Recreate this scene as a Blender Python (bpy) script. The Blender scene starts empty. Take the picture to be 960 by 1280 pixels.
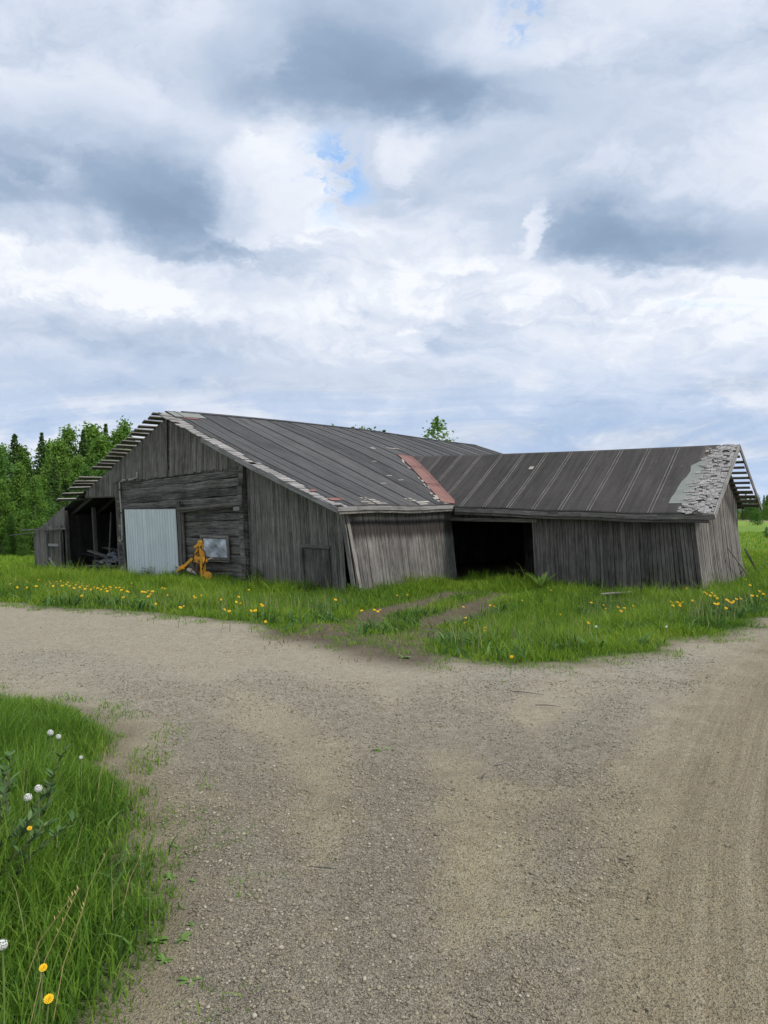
import bpy, math, random
import numpy as np
from mathutils import Vector

random.seed(7)
rng = np.random.default_rng(11)
R = math.radians
scene = bpy.context.scene
col = scene.collection

# ------------------------------------------------------------------ camera
CAMZ = 1.7
F = 900.0 / 1280.0                      # focal length in picture heights
cam_d = bpy.data.cameras.new("camera")
cam = bpy.data.objects.new("camera", cam_d)
col.objects.link(cam)
cam.location = (0, 0, CAMZ)
cam.rotation_euler = (R(90), 0, 0)
cam_d.sensor_fit = 'VERTICAL'
cam_d.sensor_height = 36.0
cam_d.lens = 36.0 * F
cam_d.clip_start = 0.05
cam_d.clip_end = 6000
scene.camera = cam
scene.render.resolution_x = 768
scene.render.resolution_y = 1024
scene.view_settings.view_transform = 'Standard'
scene.view_settings.look = 'None'
scene.view_settings.exposure = 0.40
scene.view_settings.gamma = 1.0
scene.view_settings.use_curve_mapping = False


# ------------------------------------------------------------------ object helpers
def tag(o, label=None, cat=None, group=None, kind=None):
    if label: o['label'] = label
    if cat: o['category'] = cat
    if group: o['group'] = group
    if kind: o['kind'] = kind
    return o


def empty(name, loc=(0, 0, 0), rz=0.0):
    o = bpy.data.objects.new(name, None)
    col.objects.link(o)
    o.location = loc
    o.rotation_euler = (0, 0, rz)
    o.empty_display_size = 0.2
    return o


def copy_tree(o, parent=None):
    c = o.copy()
    col.objects.link(c)
    if parent is not None:
        c.parent = parent
    for ch in list(o.children):
        copy_tree(ch, c)
    return c


class MB:
    """collects polygons into ONE mesh object; every face carries a uv and a random value"""
    def __init__(s):
        s.v = []; s.f = []; s.uv = []; s.r = []; s.m = []

    def face(s, pts, uvs=None, r=0.5, m=0):
        i = len(s.v)
        s.v.extend([tuple(p) for p in pts])
        s.f.append(tuple(range(i, i + len(pts))))
        s.uv.extend(uvs if uvs else [(p[0], p[2]) for p in pts])
        s.r.append(r); s.m.append(m)

    def hexa(s, b, t, r=None, m=0, lu=None):
        """b: four points of one end, t: four points of the other end (same order); uv runs b->t"""
        r = random.random() if r is None else r
        b = [Vector(p) for p in b]; t = [Vector(p) for p in t]
        L = (t[0] - b[0]).length
        u0 = random.random() * 30; v0 = random.random() * 30
        w = v0
        for k in range(4):
            k2 = (k + 1) % 4
            d = (b[k2] - b[k]).length
            s.face([b[k], b[k2], t[k2], t[k]],
                   [(u0, w), (u0, w + d), (u0 + L, w + d), (u0 + L, w)], r, m)
            w += d
        s.face([b[3], b[2], b[1], b[0]], [(u0, v0), (u0 + .05, v0), (u0 + .05, v0 + .05), (u0, v0 + .05)], r, m)
        s.face(t, [(u0, v0), (u0 + .05, v0), (u0 + .05, v0 + .05), (u0, v0 + .05)], r, m)

    def bar(s, p, q, w, h, up=(0, 0, 1), r=None, m=0, taper=1.0):
        p = Vector(p); q = Vector(q)
        d = (q - p).normalized()
        up = Vector(up)
        if abs(d.dot(up)) > .98: up = Vector((0, 1, 0))
        x = d.cross(up).normalized(); y = x.cross(d).normalized()
        def ring(c, k): return [c + x * (sx * w / 2 * k) + y * (sy * h / 2 * k)
                                for sx, sy in ((-1, -1), (1, -1), (1, 1), (-1, 1))]
        s.hexa(ring(p, 1), ring(q, taper), r, m)

    def tube(s, pts, rad, n=8, r=None, m=0, caps=True):
        pts = [Vector(p) for p in pts]
        if not hasattr(rad, '__len__'): rad = [rad] * len(pts)
        r = random.random() if r is None else r
        rings = []
        x = None
        for i, p in enumerate(pts):
            d = (pts[min(i + 1, len(pts) - 1)] - pts[max(i - 1, 0)]).normalized()
            if x is None:
                a = Vector((0, 0, 1)) if abs(d.z) < .9 else Vector((1, 0, 0))
                x = d.cross(a).normalized()
            else:
                x = (x - d * x.dot(d)).normalized()
            y = d.cross(x)
            rings.append([p + (x * math.cos(2 * math.pi * k / n) + y * math.sin(2 * math.pi * k / n)) * rad[i] for k in range(n)])
        u = random.random() * 20
        for i in range(len(rings) - 1):
            L = (pts[i + 1] - pts[i]).length
            for k in range(n):
                k2 = (k + 1) % n
                c = 2 * math.pi * rad[i] / n
                s.face([rings[i][k], rings[i][k2], rings[i + 1][k2], rings[i + 1][k]],
                       [(u, k * c), (u, (k + 1) * c), (u + L, (k + 1) * c), (u + L, k * c)], r, m)
            u += L
        if caps:
            s.face(list(reversed(rings[0])), [(0, 0)] * n, r, m)
            s.face(rings[-1], [(0, 0)] * n, r, m)

    def build(s, name, mats, parent=None, smooth=False, origin=None):
        me = bpy.data.meshes.new(name)
        vs = s.v
        if origin is not None:
            ox, oy, oz = origin
            vs = [(x - ox, y - oy, z - oz) for x, y, z in vs]
        me.from_pydata(vs, [], s.f)
        uvl = me.uv_layers.new(name='UVMap')
        uvl.data.foreach_set('uv', np.array(s.uv, dtype=np.float32).ravel())
        at = me.attributes.new('rnd', 'FLOAT', 'FACE')
        at.data.foreach_set('value', np.array(s.r, dtype=np.float32))
        if not isinstance(mats, (list, tuple)): mats = [mats]
        for m in mats: me.materials.append(m)
        me.polygons.foreach_set('material_index', np.array(s.m, dtype=np.int32))
        if smooth:
            me.polygons.foreach_set('use_smooth', np.ones(len(s.f), dtype=bool))
        me.update()
        o = bpy.data.objects.new(name, me)
        col.objects.link(o)
        if parent is not None: o.parent = parent
        return o


def np_mesh(name, verts, tris, mat, vattr=None, smooth=False, parent=None):
    """fast triangle mesh from numpy arrays"""
    me = bpy.data.meshes.new(name)
    nv, nt = len(verts), len(tris)
    k = tris.shape[1]
    me.vertices.add(nv)
    me.vertices.foreach_set('co', verts.astype(np.float32).ravel())
    me.loops.add(nt * k)
    me.loops.foreach_set('vertex_index', tris.astype(np.int32).ravel())
    me.polygons.add(nt)
    me.polygons.foreach_set('loop_start', np.arange(0, nt * k, k, dtype=np.int32))
    if smooth:
        me.polygons.foreach_set('use_smooth', np.ones(nt, dtype=bool))
    for nm, val in (vattr or {}).items():
        at = me.attributes.new(nm, 'FLOAT', 'POINT')
        at.data.foreach_set('value', val.astype(np.float32))
    me.update(calc_edges=True)
    me.validate()
    me.materials.append(mat)
    o = bpy.data.objects.new(name, me)
    col.objects.link(o)
    if parent is not None: o.parent = parent
    return o


# ------------------------------------------------------------------ node helpers
class NT:
    def __init__(s, tree):
        s.t = tree; s.n = tree.nodes; s.l = tree.links
        s.n.clear()

    def new(s, typ, **kw):
        n = s.n.new(typ)
        for k, v in kw.items(): setattr(n, k, v)
        return n

    def put(s, sock, v):
        if hasattr(v, 'is_output'): s.l.new(v, sock)
        elif isinstance(v, (tuple, list)):
            sock.default_value = tuple(v) + ((1,) if len(v) == 3 and len(sock.default_value) == 4 else ())
        else: sock.default_value = v

    def math(s, op, a, b=0.0, c=None, clamp=False):
        n = s.new('ShaderNodeMath', operation=op, use_clamp=clamp)
        s.put(n.inputs[0], a); s.put(n.inputs[1], b)
        if c is not None: s.put(n.inputs[2], c)
        return n.outputs[0]

    def add(s, a, b): return s.math('ADD', a, b)
    def sub(s, a, b): return s.math('SUBTRACT', a, b)
    def mul(s, a, b): return s.math('MULTIPLY', a, b)
    def div(s, a, b): return s.math('DIVIDE', a, b)

    def step(s, x, lo, hi, o0=0.0, o1=1.0, kind='SMOOTHSTEP'):
        n = s.new('ShaderNodeMapRange', interpolation_type=kind)
        n.clamp = True if kind == 'LINEAR' else n.clamp
        for i, v in enumerate((x, lo, hi, o0, o1)): s.put(n.inputs[i], v)
        return n.outputs[0]

    def vec(s, x, y, z):
        n = s.new('ShaderNodeCombineXYZ')
        for i, v in enumerate((x, y, z)): s.put(n.inputs[i], v)
        return n.outputs[0]

    def sep(s, v):
        n = s.new('ShaderNodeSeparateXYZ'); s.put(n.inputs[0], v)
        return n.outputs[0], n.outputs[1], n.outputs[2]

    def vmath(s, op, a, b=None):
        n = s.new('ShaderNodeVectorMath', operation=op)
        s.put(n.inputs[0], a)
        if b is not None: s.put(n.inputs[3] if op == 'SCALE' else n.inputs[1], b)
        return n.outputs[0]

    def noise(s, v, scale, detail=4.0, rough=0.55, dist=0.0, out=0):
        n = s.new('ShaderNodeTexNoise')
        s.put(n.inputs['Vector'], v)
        n.inputs['Scale'].default_value = scale
        n.inputs['Detail'].default_value = detail
        n.inputs['Roughness'].default_value = rough
        n.inputs['Distortion'].default_value = dist
        return n.outputs[out]

    def voronoi(s, v, scale, out='Distance', feature='F1', rand=1.0):
        n = s.new('ShaderNodeTexVoronoi', feature=feature)
        s.put(n.inputs['Vector'], v)
        n.inputs['Scale'].default_value = scale
        n.inputs['Randomness'].default_value = rand
        return n.outputs[out]

    def mix(s, f, a, b, blend='MIX'):
        n = s.new('ShaderNodeMix', data_type='RGBA', blend_type=blend)
        s.put(n.inputs[0], f); s.put(n.inputs[6], a); s.put(n.inputs[7], b)
        return n.outputs[2]

    def ramp(s, f, stops, interp='LINEAR'):
        n = s.new('ShaderNodeValToRGB')
        cr = n.color_ramp; cr.interpolation = interp
        while len(cr.elements) < len(stops): cr.elements.new(0.5)
        for e, (p, c) in zip(cr.elements, stops):
            e.position = p; e.color = tuple(c) + (1,)
        s.put(n.inputs[0], f)
        return n.outputs[0]

    def attr(s, name):
        n = s.new('ShaderNodeAttribute'); n.attribute_name = name
        return n.outputs['Fac']

    def uv(s):
        return s.new('ShaderNodeTexCoord').outputs['UV']

    def pos(s):
        return s.new('ShaderNodeNewGeometry').outputs['Position']

    def objrand(s):
        return s.new('ShaderNodeObjectInfo').outputs['Random']

    def bump(s, h, strength=0.5, dist=0.01):
        n = s.new('ShaderNodeBump')
        n.inputs['Strength'].default_value = strength
        n.inputs['Distance'].default_value = dist
        s.put(n.inputs['Height'], h)
        return n.outputs[0]

    def finish(s, color, rough=0.85, bump=None, spec=0.3, metal=0.0, trans=0.0):
        p = s.new('ShaderNodeBsdfPrincipled')
        s.put(p.inputs['Base Color'], color)
        s.put(p.inputs['Roughness'], rough)
        p.inputs['Specular IOR Level'].default_value = spec
        p.inputs['Metallic'].default_value = metal
        if bump is not None: s.put(p.inputs['Normal'], bump)
        out = s.new('ShaderNodeOutputMaterial')
        sh = p.outputs[0]
        if trans > 0:
            t = s.new('ShaderNodeBsdfTranslucent')
            s.put(t.inputs[0], color)
            m = s.new('ShaderNodeMixShader')
            m.inputs[0].default_value = trans
            s.l.new(sh, m.inputs[1]); s.l.new(t.outputs[0], m.inputs[2])
            sh = m.outputs[0]
        s.l.new(sh, out.inputs[0])


def material(name):
    m = bpy.data.materials.new(name)
    m.use_nodes = True
    return m, NT(m.node_tree)


def wood_mat(name, dark, mid, light, streak=0.5, grain=38.0, rough=0.9, warm=0.0, stain=False):
    m, t = material(name)
    uv = t.uv()
    u, v, _ = t.sep(uv)
    r = t.attr('rnd')
    g = t.noise(t.vec(t.mul(u, 1.3), t.mul(v, grain), t.mul(r, 9.0)), 1.0, 6, 0.65, 0.4)
    g2 = t.noise(t.vec(t.mul(u, 5.0), t.mul(v, grain * 3.2), r), 1.0, 4, 0.7)
    blot = t.noise(t.pos(), 1.7, 5, 0.6)
    f = t.add(t.add(t.mul(t.sub(g, .5), 1.35), t.mul(t.sub(g2, .5), 0.9)), 0.41)
    f = t.add(f, t.mul(t.sub(r, 0.5), 0.19))
    f = t.add(f, t.mul(t.sub(blot, 0.5), 0.5))
    c = t.ramp(f, [(0.12, dark), (0.40, mid), (0.78, light)])
    # pale flaked streaks
    fl = t.noise(t.vec(t.mul(u, 2.4), t.mul(v, 60.0), t.mul(r, 17.0)), 1.0, 5, 0.7)
    c = t.mix(t.mul(t.step(fl, 0.57, 0.70), streak), c, tuple(min(1, x * 1.45) for x in light))
    ck = t.noise(t.vec(t.mul(u, 0.8), t.mul(v, 90.0), t.mul(r, 31.0)), 1.0, 3, 0.6)
    crack = t.step(ck, 0.25, 0.34)
    c = t.mix(crack, tuple(x * 0.35 for x in dark), c)
    if warm > 0:
        wn = t.noise(t.pos(), 0.9, 4, 0.6)
        c = t.mix(t.mul(t.step(wn, 0.5, 0.72), warm), c, (0.17, 0.115, 0.07))
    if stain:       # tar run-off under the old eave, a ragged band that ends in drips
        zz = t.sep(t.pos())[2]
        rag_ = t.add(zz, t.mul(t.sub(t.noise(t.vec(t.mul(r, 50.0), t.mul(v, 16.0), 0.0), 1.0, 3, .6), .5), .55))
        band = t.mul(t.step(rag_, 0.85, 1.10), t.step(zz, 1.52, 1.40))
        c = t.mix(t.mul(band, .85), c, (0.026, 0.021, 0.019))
    b = t.bump(t.add(t.mul(g, 0.6), t.add(t.mul(g2, 0.4), t.mul(crack, 0.8))), 0.6, 0.012)
    t.finish(c, rough, b, 0.25)
    return m


def plain_mat(name, c, rough=0.6, var=0.15, scale=6.0, metal=0.0, spec=0.4, bumpd=0.002):
    m, t = material(name)
    n = t.noise(t.pos(), scale, 6, 0.6)
    n2 = t.noise(t.pos(), scale * 9, 4, 0.6)
    f = t.add(t.mul(n, 0.7), t.mul(n2, 0.3))
    cc = t.ramp(f, [(0.25, tuple(x * (1 - var) for x in c)), (0.75, tuple(min(1, x * (1 + var)) for x in c))])
    t.finish(cc, rough, t.bump(n2, 0.4, bumpd), spec, metal)
    return m


W_PLANK = wood_mat('weathered_plank', (0.050, 0.046, 0.042), (0.150, 0.138, 0.124), (0.34, 0.315, 0.28), 0.6)
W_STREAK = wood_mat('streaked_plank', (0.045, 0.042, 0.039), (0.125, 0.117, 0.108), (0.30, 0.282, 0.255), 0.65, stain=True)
W_BLACK = wood_mat('bay_shade_plank', (0.012, 0.011, 0.010), (0.028, 0.025, 0.023), (0.055, 0.05, 0.045), 0.1)  # near-black tone puts the shade inside the open bay into the wood colour
W_DARK = wood_mat('dark_plank', (0.034, 0.031, 0.029), (0.102, 0.092, 0.083), (0.235, 0.215, 0.19), 0.5)
W_LOG = wood_mat('old_log', (0.030, 0.029, 0.028), (0.100, 0.093, 0.086), (0.27, 0.252, 0.23), 0.7, 26.0, warm=0.12)
W_LIGHT = wood_mat('silvered_lath', (0.12, 0.115, 0.11), (0.24, 0.23, 0.22), (0.42, 0.40, 0.38), 0.5)
W_SHAKE = wood_mat('peeling_shake', (0.17, 0.163, 0.155), (0.28, 0.268, 0.255), (0.42, 0.405, 0.385), 0.3)
W_BARE = wood_mat('bare_lath', (0.14, 0.12, 0.10), (0.27, 0.25, 0.22), (0.45, 0.42, 0.38), 0.5)


def felt_mat(name, dark, light, lich):
    m, t = material(name)
    uv = t.uv()
    u, v, _ = t.sep(uv)          # u along ridge, v up the slope
    st = t.noise(t.vec(t.mul(u, 7.0), t.mul(v, 0.55), 0.0), 1.0, 5, 0.65)
    cl = t.noise(uv, 1.1, 5, 0.6)
    gr = t.noise(t.pos(), 60.0, 3, 0.7)
    mid = t.noise(t.pos(), 9.0, 5, 0.7)
    sheet = t.new('ShaderNodeTexWhiteNoise', noise_dimensions='1D')
    t.put(sheet.inputs['W'], t.math('FLOOR', u))
    f = t.add(t.add(t.mul(st, 0.50), t.mul(cl, 0.22)), t.add(t.mul(gr, 0.30), t.mul(mid, 0.20)))
    f = t.sub(t.add(f, t.mul(t.sub(sheet.outputs[0], 0.5), 0.12)), .11)
    c = t.ramp(f, [(0.30, dark), (0.72, light)])
    ln = t.noise(uv, 3.2, 6, 0.75)
    c = t.mix(t.mul(t.step(ln, 0.60, 0.72), 0.5), c, lich)
    # split horizontal shreds
    sp = t.noise(t.vec(t.mul(u, 5.0), t.mul(v, 9.0), 3.0), 1.0, 5, 0.7)
    c = t.mix(t.mul(t.step(sp, 0.66, 0.72), 0.45), c, tuple(x * 0.4 for x in dark))
    b = t.bump(t.add(t.mul(gr, 0.4), t.add(t.mul(st, 0.6), t.mul(mid, 0.5))), 0.55, 0.015)
    t.finish(c, 0.88, b, 0.25)
    return m


FELT = felt_mat('tar_felt', (0.026, 0.026, 0.027), (0.125, 0.122, 0.120), (0.18, 0.175, 0.16))
FELT_W = felt_mat('tar_felt_newer', (0.024, 0.022, 0.0215), (0.092, 0.084, 0.079), (0.14, 0.132, 0.12))
SEAM = plain_mat('felt_seam', (0.135, 0.13, 0.12), 0.9, 0.5, 3.0)
SEAM_D = plain_mat('felt_seam_dark', (0.055, 0.055, 0.058), 0.9, 0.4, 3.0)
RED = plain_mat('faded_red_tin', (0.195, 0.098, 0.082), 0.7, 0.30, 2.6)
RED_B = plain_mat('faded_red_board', (0.24, 0.10, 0.085), 0.8, 0.3, 5.0)
GREENFELT = plain_mat('green_grey_felt', (0.21, 0.225, 0.205), 0.9, 0.22, 3.0)
ORANGE = plain_mat('orange_paint', (0.62, 0.26, 0.022), 0.55, 0.35, 9.0)
def rusty_paint():
    m, t = material('rusty_orange_paint')
    n = t.noise(t.pos(), 7.0, 8, .7); n2_ = t.noise(t.pos(), 30.0, 5, .7)
    c = t.ramp(n2_, [(.3, (.66, .29, .018)), (.7, (.86, .43, .04))])
    c = t.mix(t.mul(t.step(n, .57, .64), .85), c, t.ramp(n2_, [(.3, (.07, .035, .022)), (.7, (.20, .09, .04))]))
    t.finish(c, .6, t.bump(t.add(n, n2_), .5, .008), .35)
    return m


ORANGE = rusty_paint()
RUBBER = plain_mat('black_hose', (.02, .02, .02), .6, .2, 20)
RUST = plain_mat('rust', (0.13, 0.07, 0.05), 0.85, 0.4, 12.0)
STEEL = plain_mat('dull_steel', (0.42, 0.38, 0.30), 0.5, 0.25, 9.0, 0.3)
PIPE = plain_mat('pale_pipe', (0.40, 0.37, 0.31), 0.6, 0.25, 8.0)
IRON = plain_mat('old_iron', (0.07, 0.062, 0.058), 0.7, 0.35, 10.0)
TARP = plain_mat('grey_tarp', (0.12, 0.125, 0.14), 0.6, 0.2, 4.0)


def door_mat():
    m, t = material('corrugated_white')
    u, v, _ = t.sep(t.uv())
    n = t.noise(t.vec(t.mul(u, 0.6), t.mul(v, 14.0), 0.0), 1.0, 5, 0.6)
    d = t.noise(t.pos(), 2.3, 6, 0.65)
    c = t.ramp(t.add(t.mul(n, 0.5), t.mul(d, 0.5)), [(0.3, (0.62, 0.685, 0.69)), (0.65, (0.78, 0.82, 0.815))])
    sp = t.noise(t.pos(), 14.0, 5, 0.7)
    c = t.mix(t.mul(t.step(sp, 0.62, 0.72), 0.5), c, (0.26, 0.26, 0.24))
    stn = t.step(t.add(u, t.mul(d, 0.5)), 0.2, 0.75)      # splash dirt along the foot of the sheets
    c = t.mix(stn, t.mix(0.4, c, (0.33, 0.34, 0.31)), c)
    grv = t.step(t.math('PINGPONG', t.add(v, -.025), .1), .055, .02)     # shade of the troughs between the ribs, painted into the colour
    c = t.mix(t.mul(grv, .42), c, (.36, .40, .40))
    run = t.noise(t.vec(t.mul(u, .35), t.mul(v, 26.0), 5.0), 1.0, 4, .65)
    c = t.mix(t.mul(t.step(run, .54, .70), .38), c, (.27, .285, .27))
    rst = t.noise(t.vec(t.mul(u, 1.2), t.mul(v, 34.0), 9.0), 1.0, 5, .7)
    c = t.mix(t.mul(t.step(rst, .66, .73), .45), c, (.20, .13, .08))
    t.finish(c, 0.5, t.bump(d, .3, .01), 0.4)
    return m


DOORW = door_mat()


def pane_mat():
    m, t = material('plastic_sheet_pane')
    x, y, z = t.sep(t.pos())
    d1 = t.add(t.mul(x, 2.2), t.mul(z, 2.8))
    n = t.noise(t.vec(d1, t.mul(t.sub(x, z), .8), 0), 1.6, 5, 0.6)
    c = t.ramp(n, [(0.36, (0.17, 0.21, 0.26)), (0.5, (0.40, 0.45, 0.50)), (0.64, (0.68, 0.72, 0.76))])
    t.finish(c, 0.12, t.bump(n, 0.5, 0.03), 0.6)
    return m


PANE = pane_mat()

# ------------------------------------------------------------------ terrain
CX, CY = -1.08, 19.4                        # front corner of the barn; U along its gable, V along its ridge
U = (-.785, .62); V = (.62, .785)
EDGE = np.array([(-60, 27), (-25, 19), (-12, 15.5), (-7.03, 13.2), (-5.3, 12.5), (-3.66, 11.77), (-2.19, 10.93),
                 (-.87, 9.75), (.19, 8.45), (1.05, 7.92), (2.06, 7.75), (2.76, 8.27), (3.4, 8.74), (4.5, 9.68),
                 (5.83, 10.93), (9, 14.6), (14, 21.5), (22, 34), (40, 62), (90, 140)])


def sm(x):
    x = np.clip(x, 0, 1)
    return x * x * (3 - 2 * x)


def vnoise(x, y, s=1.0, seed=0):
    """cheap smooth value noise"""
    x = np.asarray(x, dtype=float) * s + seed * 17.3; y = np.asarray(y, dtype=float) * s + seed * 9.1
    xi = np.floor(x); yi = np.floor(y)
    fx = x - xi; fy = y - yi
    fx = fx * fx * (3 - 2 * fx); fy = fy * fy * (3 - 2 * fy)
    def hsh(a, b):
        q = np.sin(a * 127.1 + b * 311.7 + seed * 74.7) * 43758.5453
        return q - np.floor(q)
    return (hsh(xi, yi) * (1 - fx) + hsh(xi + 1, yi) * fx) * (1 - fy) + (hsh(xi, yi + 1) * (1 - fx) + hsh(xi + 1, yi + 1) * fx) * fy


def height(x, y):
    x = np.asarray(x, dtype=float); y = np.asarray(y, dtype=float)
    d = y - np.interp(x, EDGE[:, 0], EDGE[:, 1])
    h = -0.52 * sm(d / 5.5)
    h = h - 0.50 * sm((y - 20) / 28) * sm((4 - x) / 14)
    h = h + (vnoise(x, y, .45, 1) - .5) * 0.10 * sm(d / 3)
    # the bank in the near left corner rises a little from the road
    h = h + 0.10 * sm((-x - 1.3) / 2.5) * sm((7.0 - y) / 2) * sm((y + 6) / 3)
    return h


def ground(px, py, lift=0.0):
    """point of the terrain (raised by lift) seen at photo pixel px, py"""
    dx = (px - 480) / 900.0; dz = (640 - py) / 900.0
    D = (CAMZ - lift) / max(-dz, 1e-4)
    for _ in range(40):
        hh = float(height(dx * D, D)) + lift
        D = 0.5 * D + 0.5 * (CAMZ - hh) / max(-dz, 1e-4)
    return dx * D, D, float(height(dx * D, D))


PATCH = np.array([(-40, 9.5), (-20, 8.3), (-8, 7.3), (-3.68, 6.55), (-3.13, 6.40), (-2.62, 6.10), (-2.12, 5.65), (-1.88, 5.43),
                  (-1.87, 5.1), (-1.5, 4.43), (-1.22, 3.92), (-1.06, 3.48), (-1.0, 3.06), (-.97, 2.73), (-.95, 2.39),
                  (-1.0, 0), (-1.6, -5), (-6, -20), (-40, -20)])
VERGE = np.vstack([EDGE, [(90, 4000), (-60, 4000)]])


def sdist(poly, x, y):
    """signed distance, positive inside"""
    d = np.full(x.shape, 1e9); inside = np.zeros(x.shape, bool)
    n = len(poly)
    for i in range(n):
        x0, y0 = poly[i]; x1, y1 = poly[(i + 1) % n]
        ex, ey = x1 - x0, y1 - y0
        tt = np.clip(((x - x0) * ex + (y - y0) * ey) / (ex * ex + ey * ey + 1e-12), 0, 1)
        d = np.minimum(d, np.hypot(x - x0 - tt * ex, y - y0 - tt * ey))
        c = ((y0 > y) != (y1 > y)) & (x < (x1 - x0) * (y - y0) / (y1 - y0 + 1e-12) + x0)
        inside ^= c
    return np.where(inside, d, -d)


def pdist(line, x, y):
    d = np.full(x.shape, 1e9)
    for i in range(len(line) - 1):
        x0, y0 = line[i]; x1, y1 = line[i + 1]
        ex, ey = x1 - x0, y1 - y0
        tt = np.clip(((x - x0) * ex + (y - y0) * ey) / (ex * ex + ey * ey), 0, 1)
        d = np.minimum(d, np.hypot(x - x0 - tt * ex, y - y0 - tt * ey))
    return d


RUT1 = [ground(*p)[:2] for p in ((360, 806), (420, 786), (470, 768), (520, 756), (575, 742))]
RUT2 = [ground(*p)[:2] for p in ((468, 826), (500, 800), (545, 778), (590, 760), (625, 744))]


def field(x, y):
    """grass amount: positive inside grass, metres from the edge, ruts cut out"""
    wob = (vnoise(x, y, 1.3, 3) - .5) * .5 + (vnoise(x, y, 4.5, 4) - .5) * .26 + (vnoise(x, y, 14, 5) - .5) * .12
    a = sdist(VERGE, x, y)
    b = sdist(PATCH, x, y) + .10 * sm((5 - y) / 1.5)
    w = np.hypot(x, y)
    g = np.maximum(a, b) + wob * np.where(b > a, .55, 1.0)
    r = np.minimum(pdist(RUT1, x, y) - .19 - .18 * sm((11.6 - y) / 2.5), pdist(RUT2, x, y) - .20 - .18 * sm((11 - y) / 2.5)) + wob * .9
    return np.minimum(g, r)


BROWN = [(-.9, -6), (-.1, 0), (.616, 2.39), (.83, 2.86), (1.275, 3.825), (1.85, 4.83), (3.33, 7.32), (5.9, 10.75), (9.5, 14.8), (14.6, 21.7), (22.8, 34), (41, 62)]


def brown_w(x, y):
    """metres to the right of the left edge of the main carriageway"""
    d = pdist(BROWN, x, y)
    bx = np.interp(y, [p[1] for p in BROWN], [p[0] for p in BROWN])
    return np.where(x > bx, d, -d)


def axis(lo, hi, fine_lo, fine_hi, st, growth=1.13):
    a = list(np.arange(fine_lo, fine_hi + 1e-6, st))
    s = st; v = a[-1]
    while v < hi:
        s *= growth; v += s; a.append(v)
    s = st; v = a[0]; pre = []
    while v > lo:
        s *= growth; v -= s; pre.append(v)
    return np.array(pre[::-1] + a)


gx = axis(-2500, 2500, -7, 8, .075, 1.075)
gy = axis(-300, 4500, 1.5, 11.5, .075, 1.055)
GX, GY = np.meshgrid(gx, gy)
fx, fy = GX.ravel(), GY.ravel()
GF = field(fx, fy)
BW = brown_w(fx, fy)
GZ = height(fx, fy)
near = sm((16 - np.hypot(fx, fy)) / 6)
# tyre grooves and shallow potholes in the carriageway, soft ridges of loose gravel
GZ = GZ + near * (GF < 0) * ((vnoise(fx, fy, 1.1, 8) - .5) * .035 + (vnoise(fx, fy, 3.7, 9) - .5) * .018)
GZ = GZ + near * (BW > 0) * 0.008 * np.sin(BW * 9 + vnoise(fx, fy, .5, 2) * 3)
GZ = GZ - .05 * sm((.15 - GF) / .5) * sm((fy - 8.6) / 2) * (np.minimum(pdist(RUT1, fx, fy), pdist(RUT2, fx, fy)) < .8)


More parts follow.
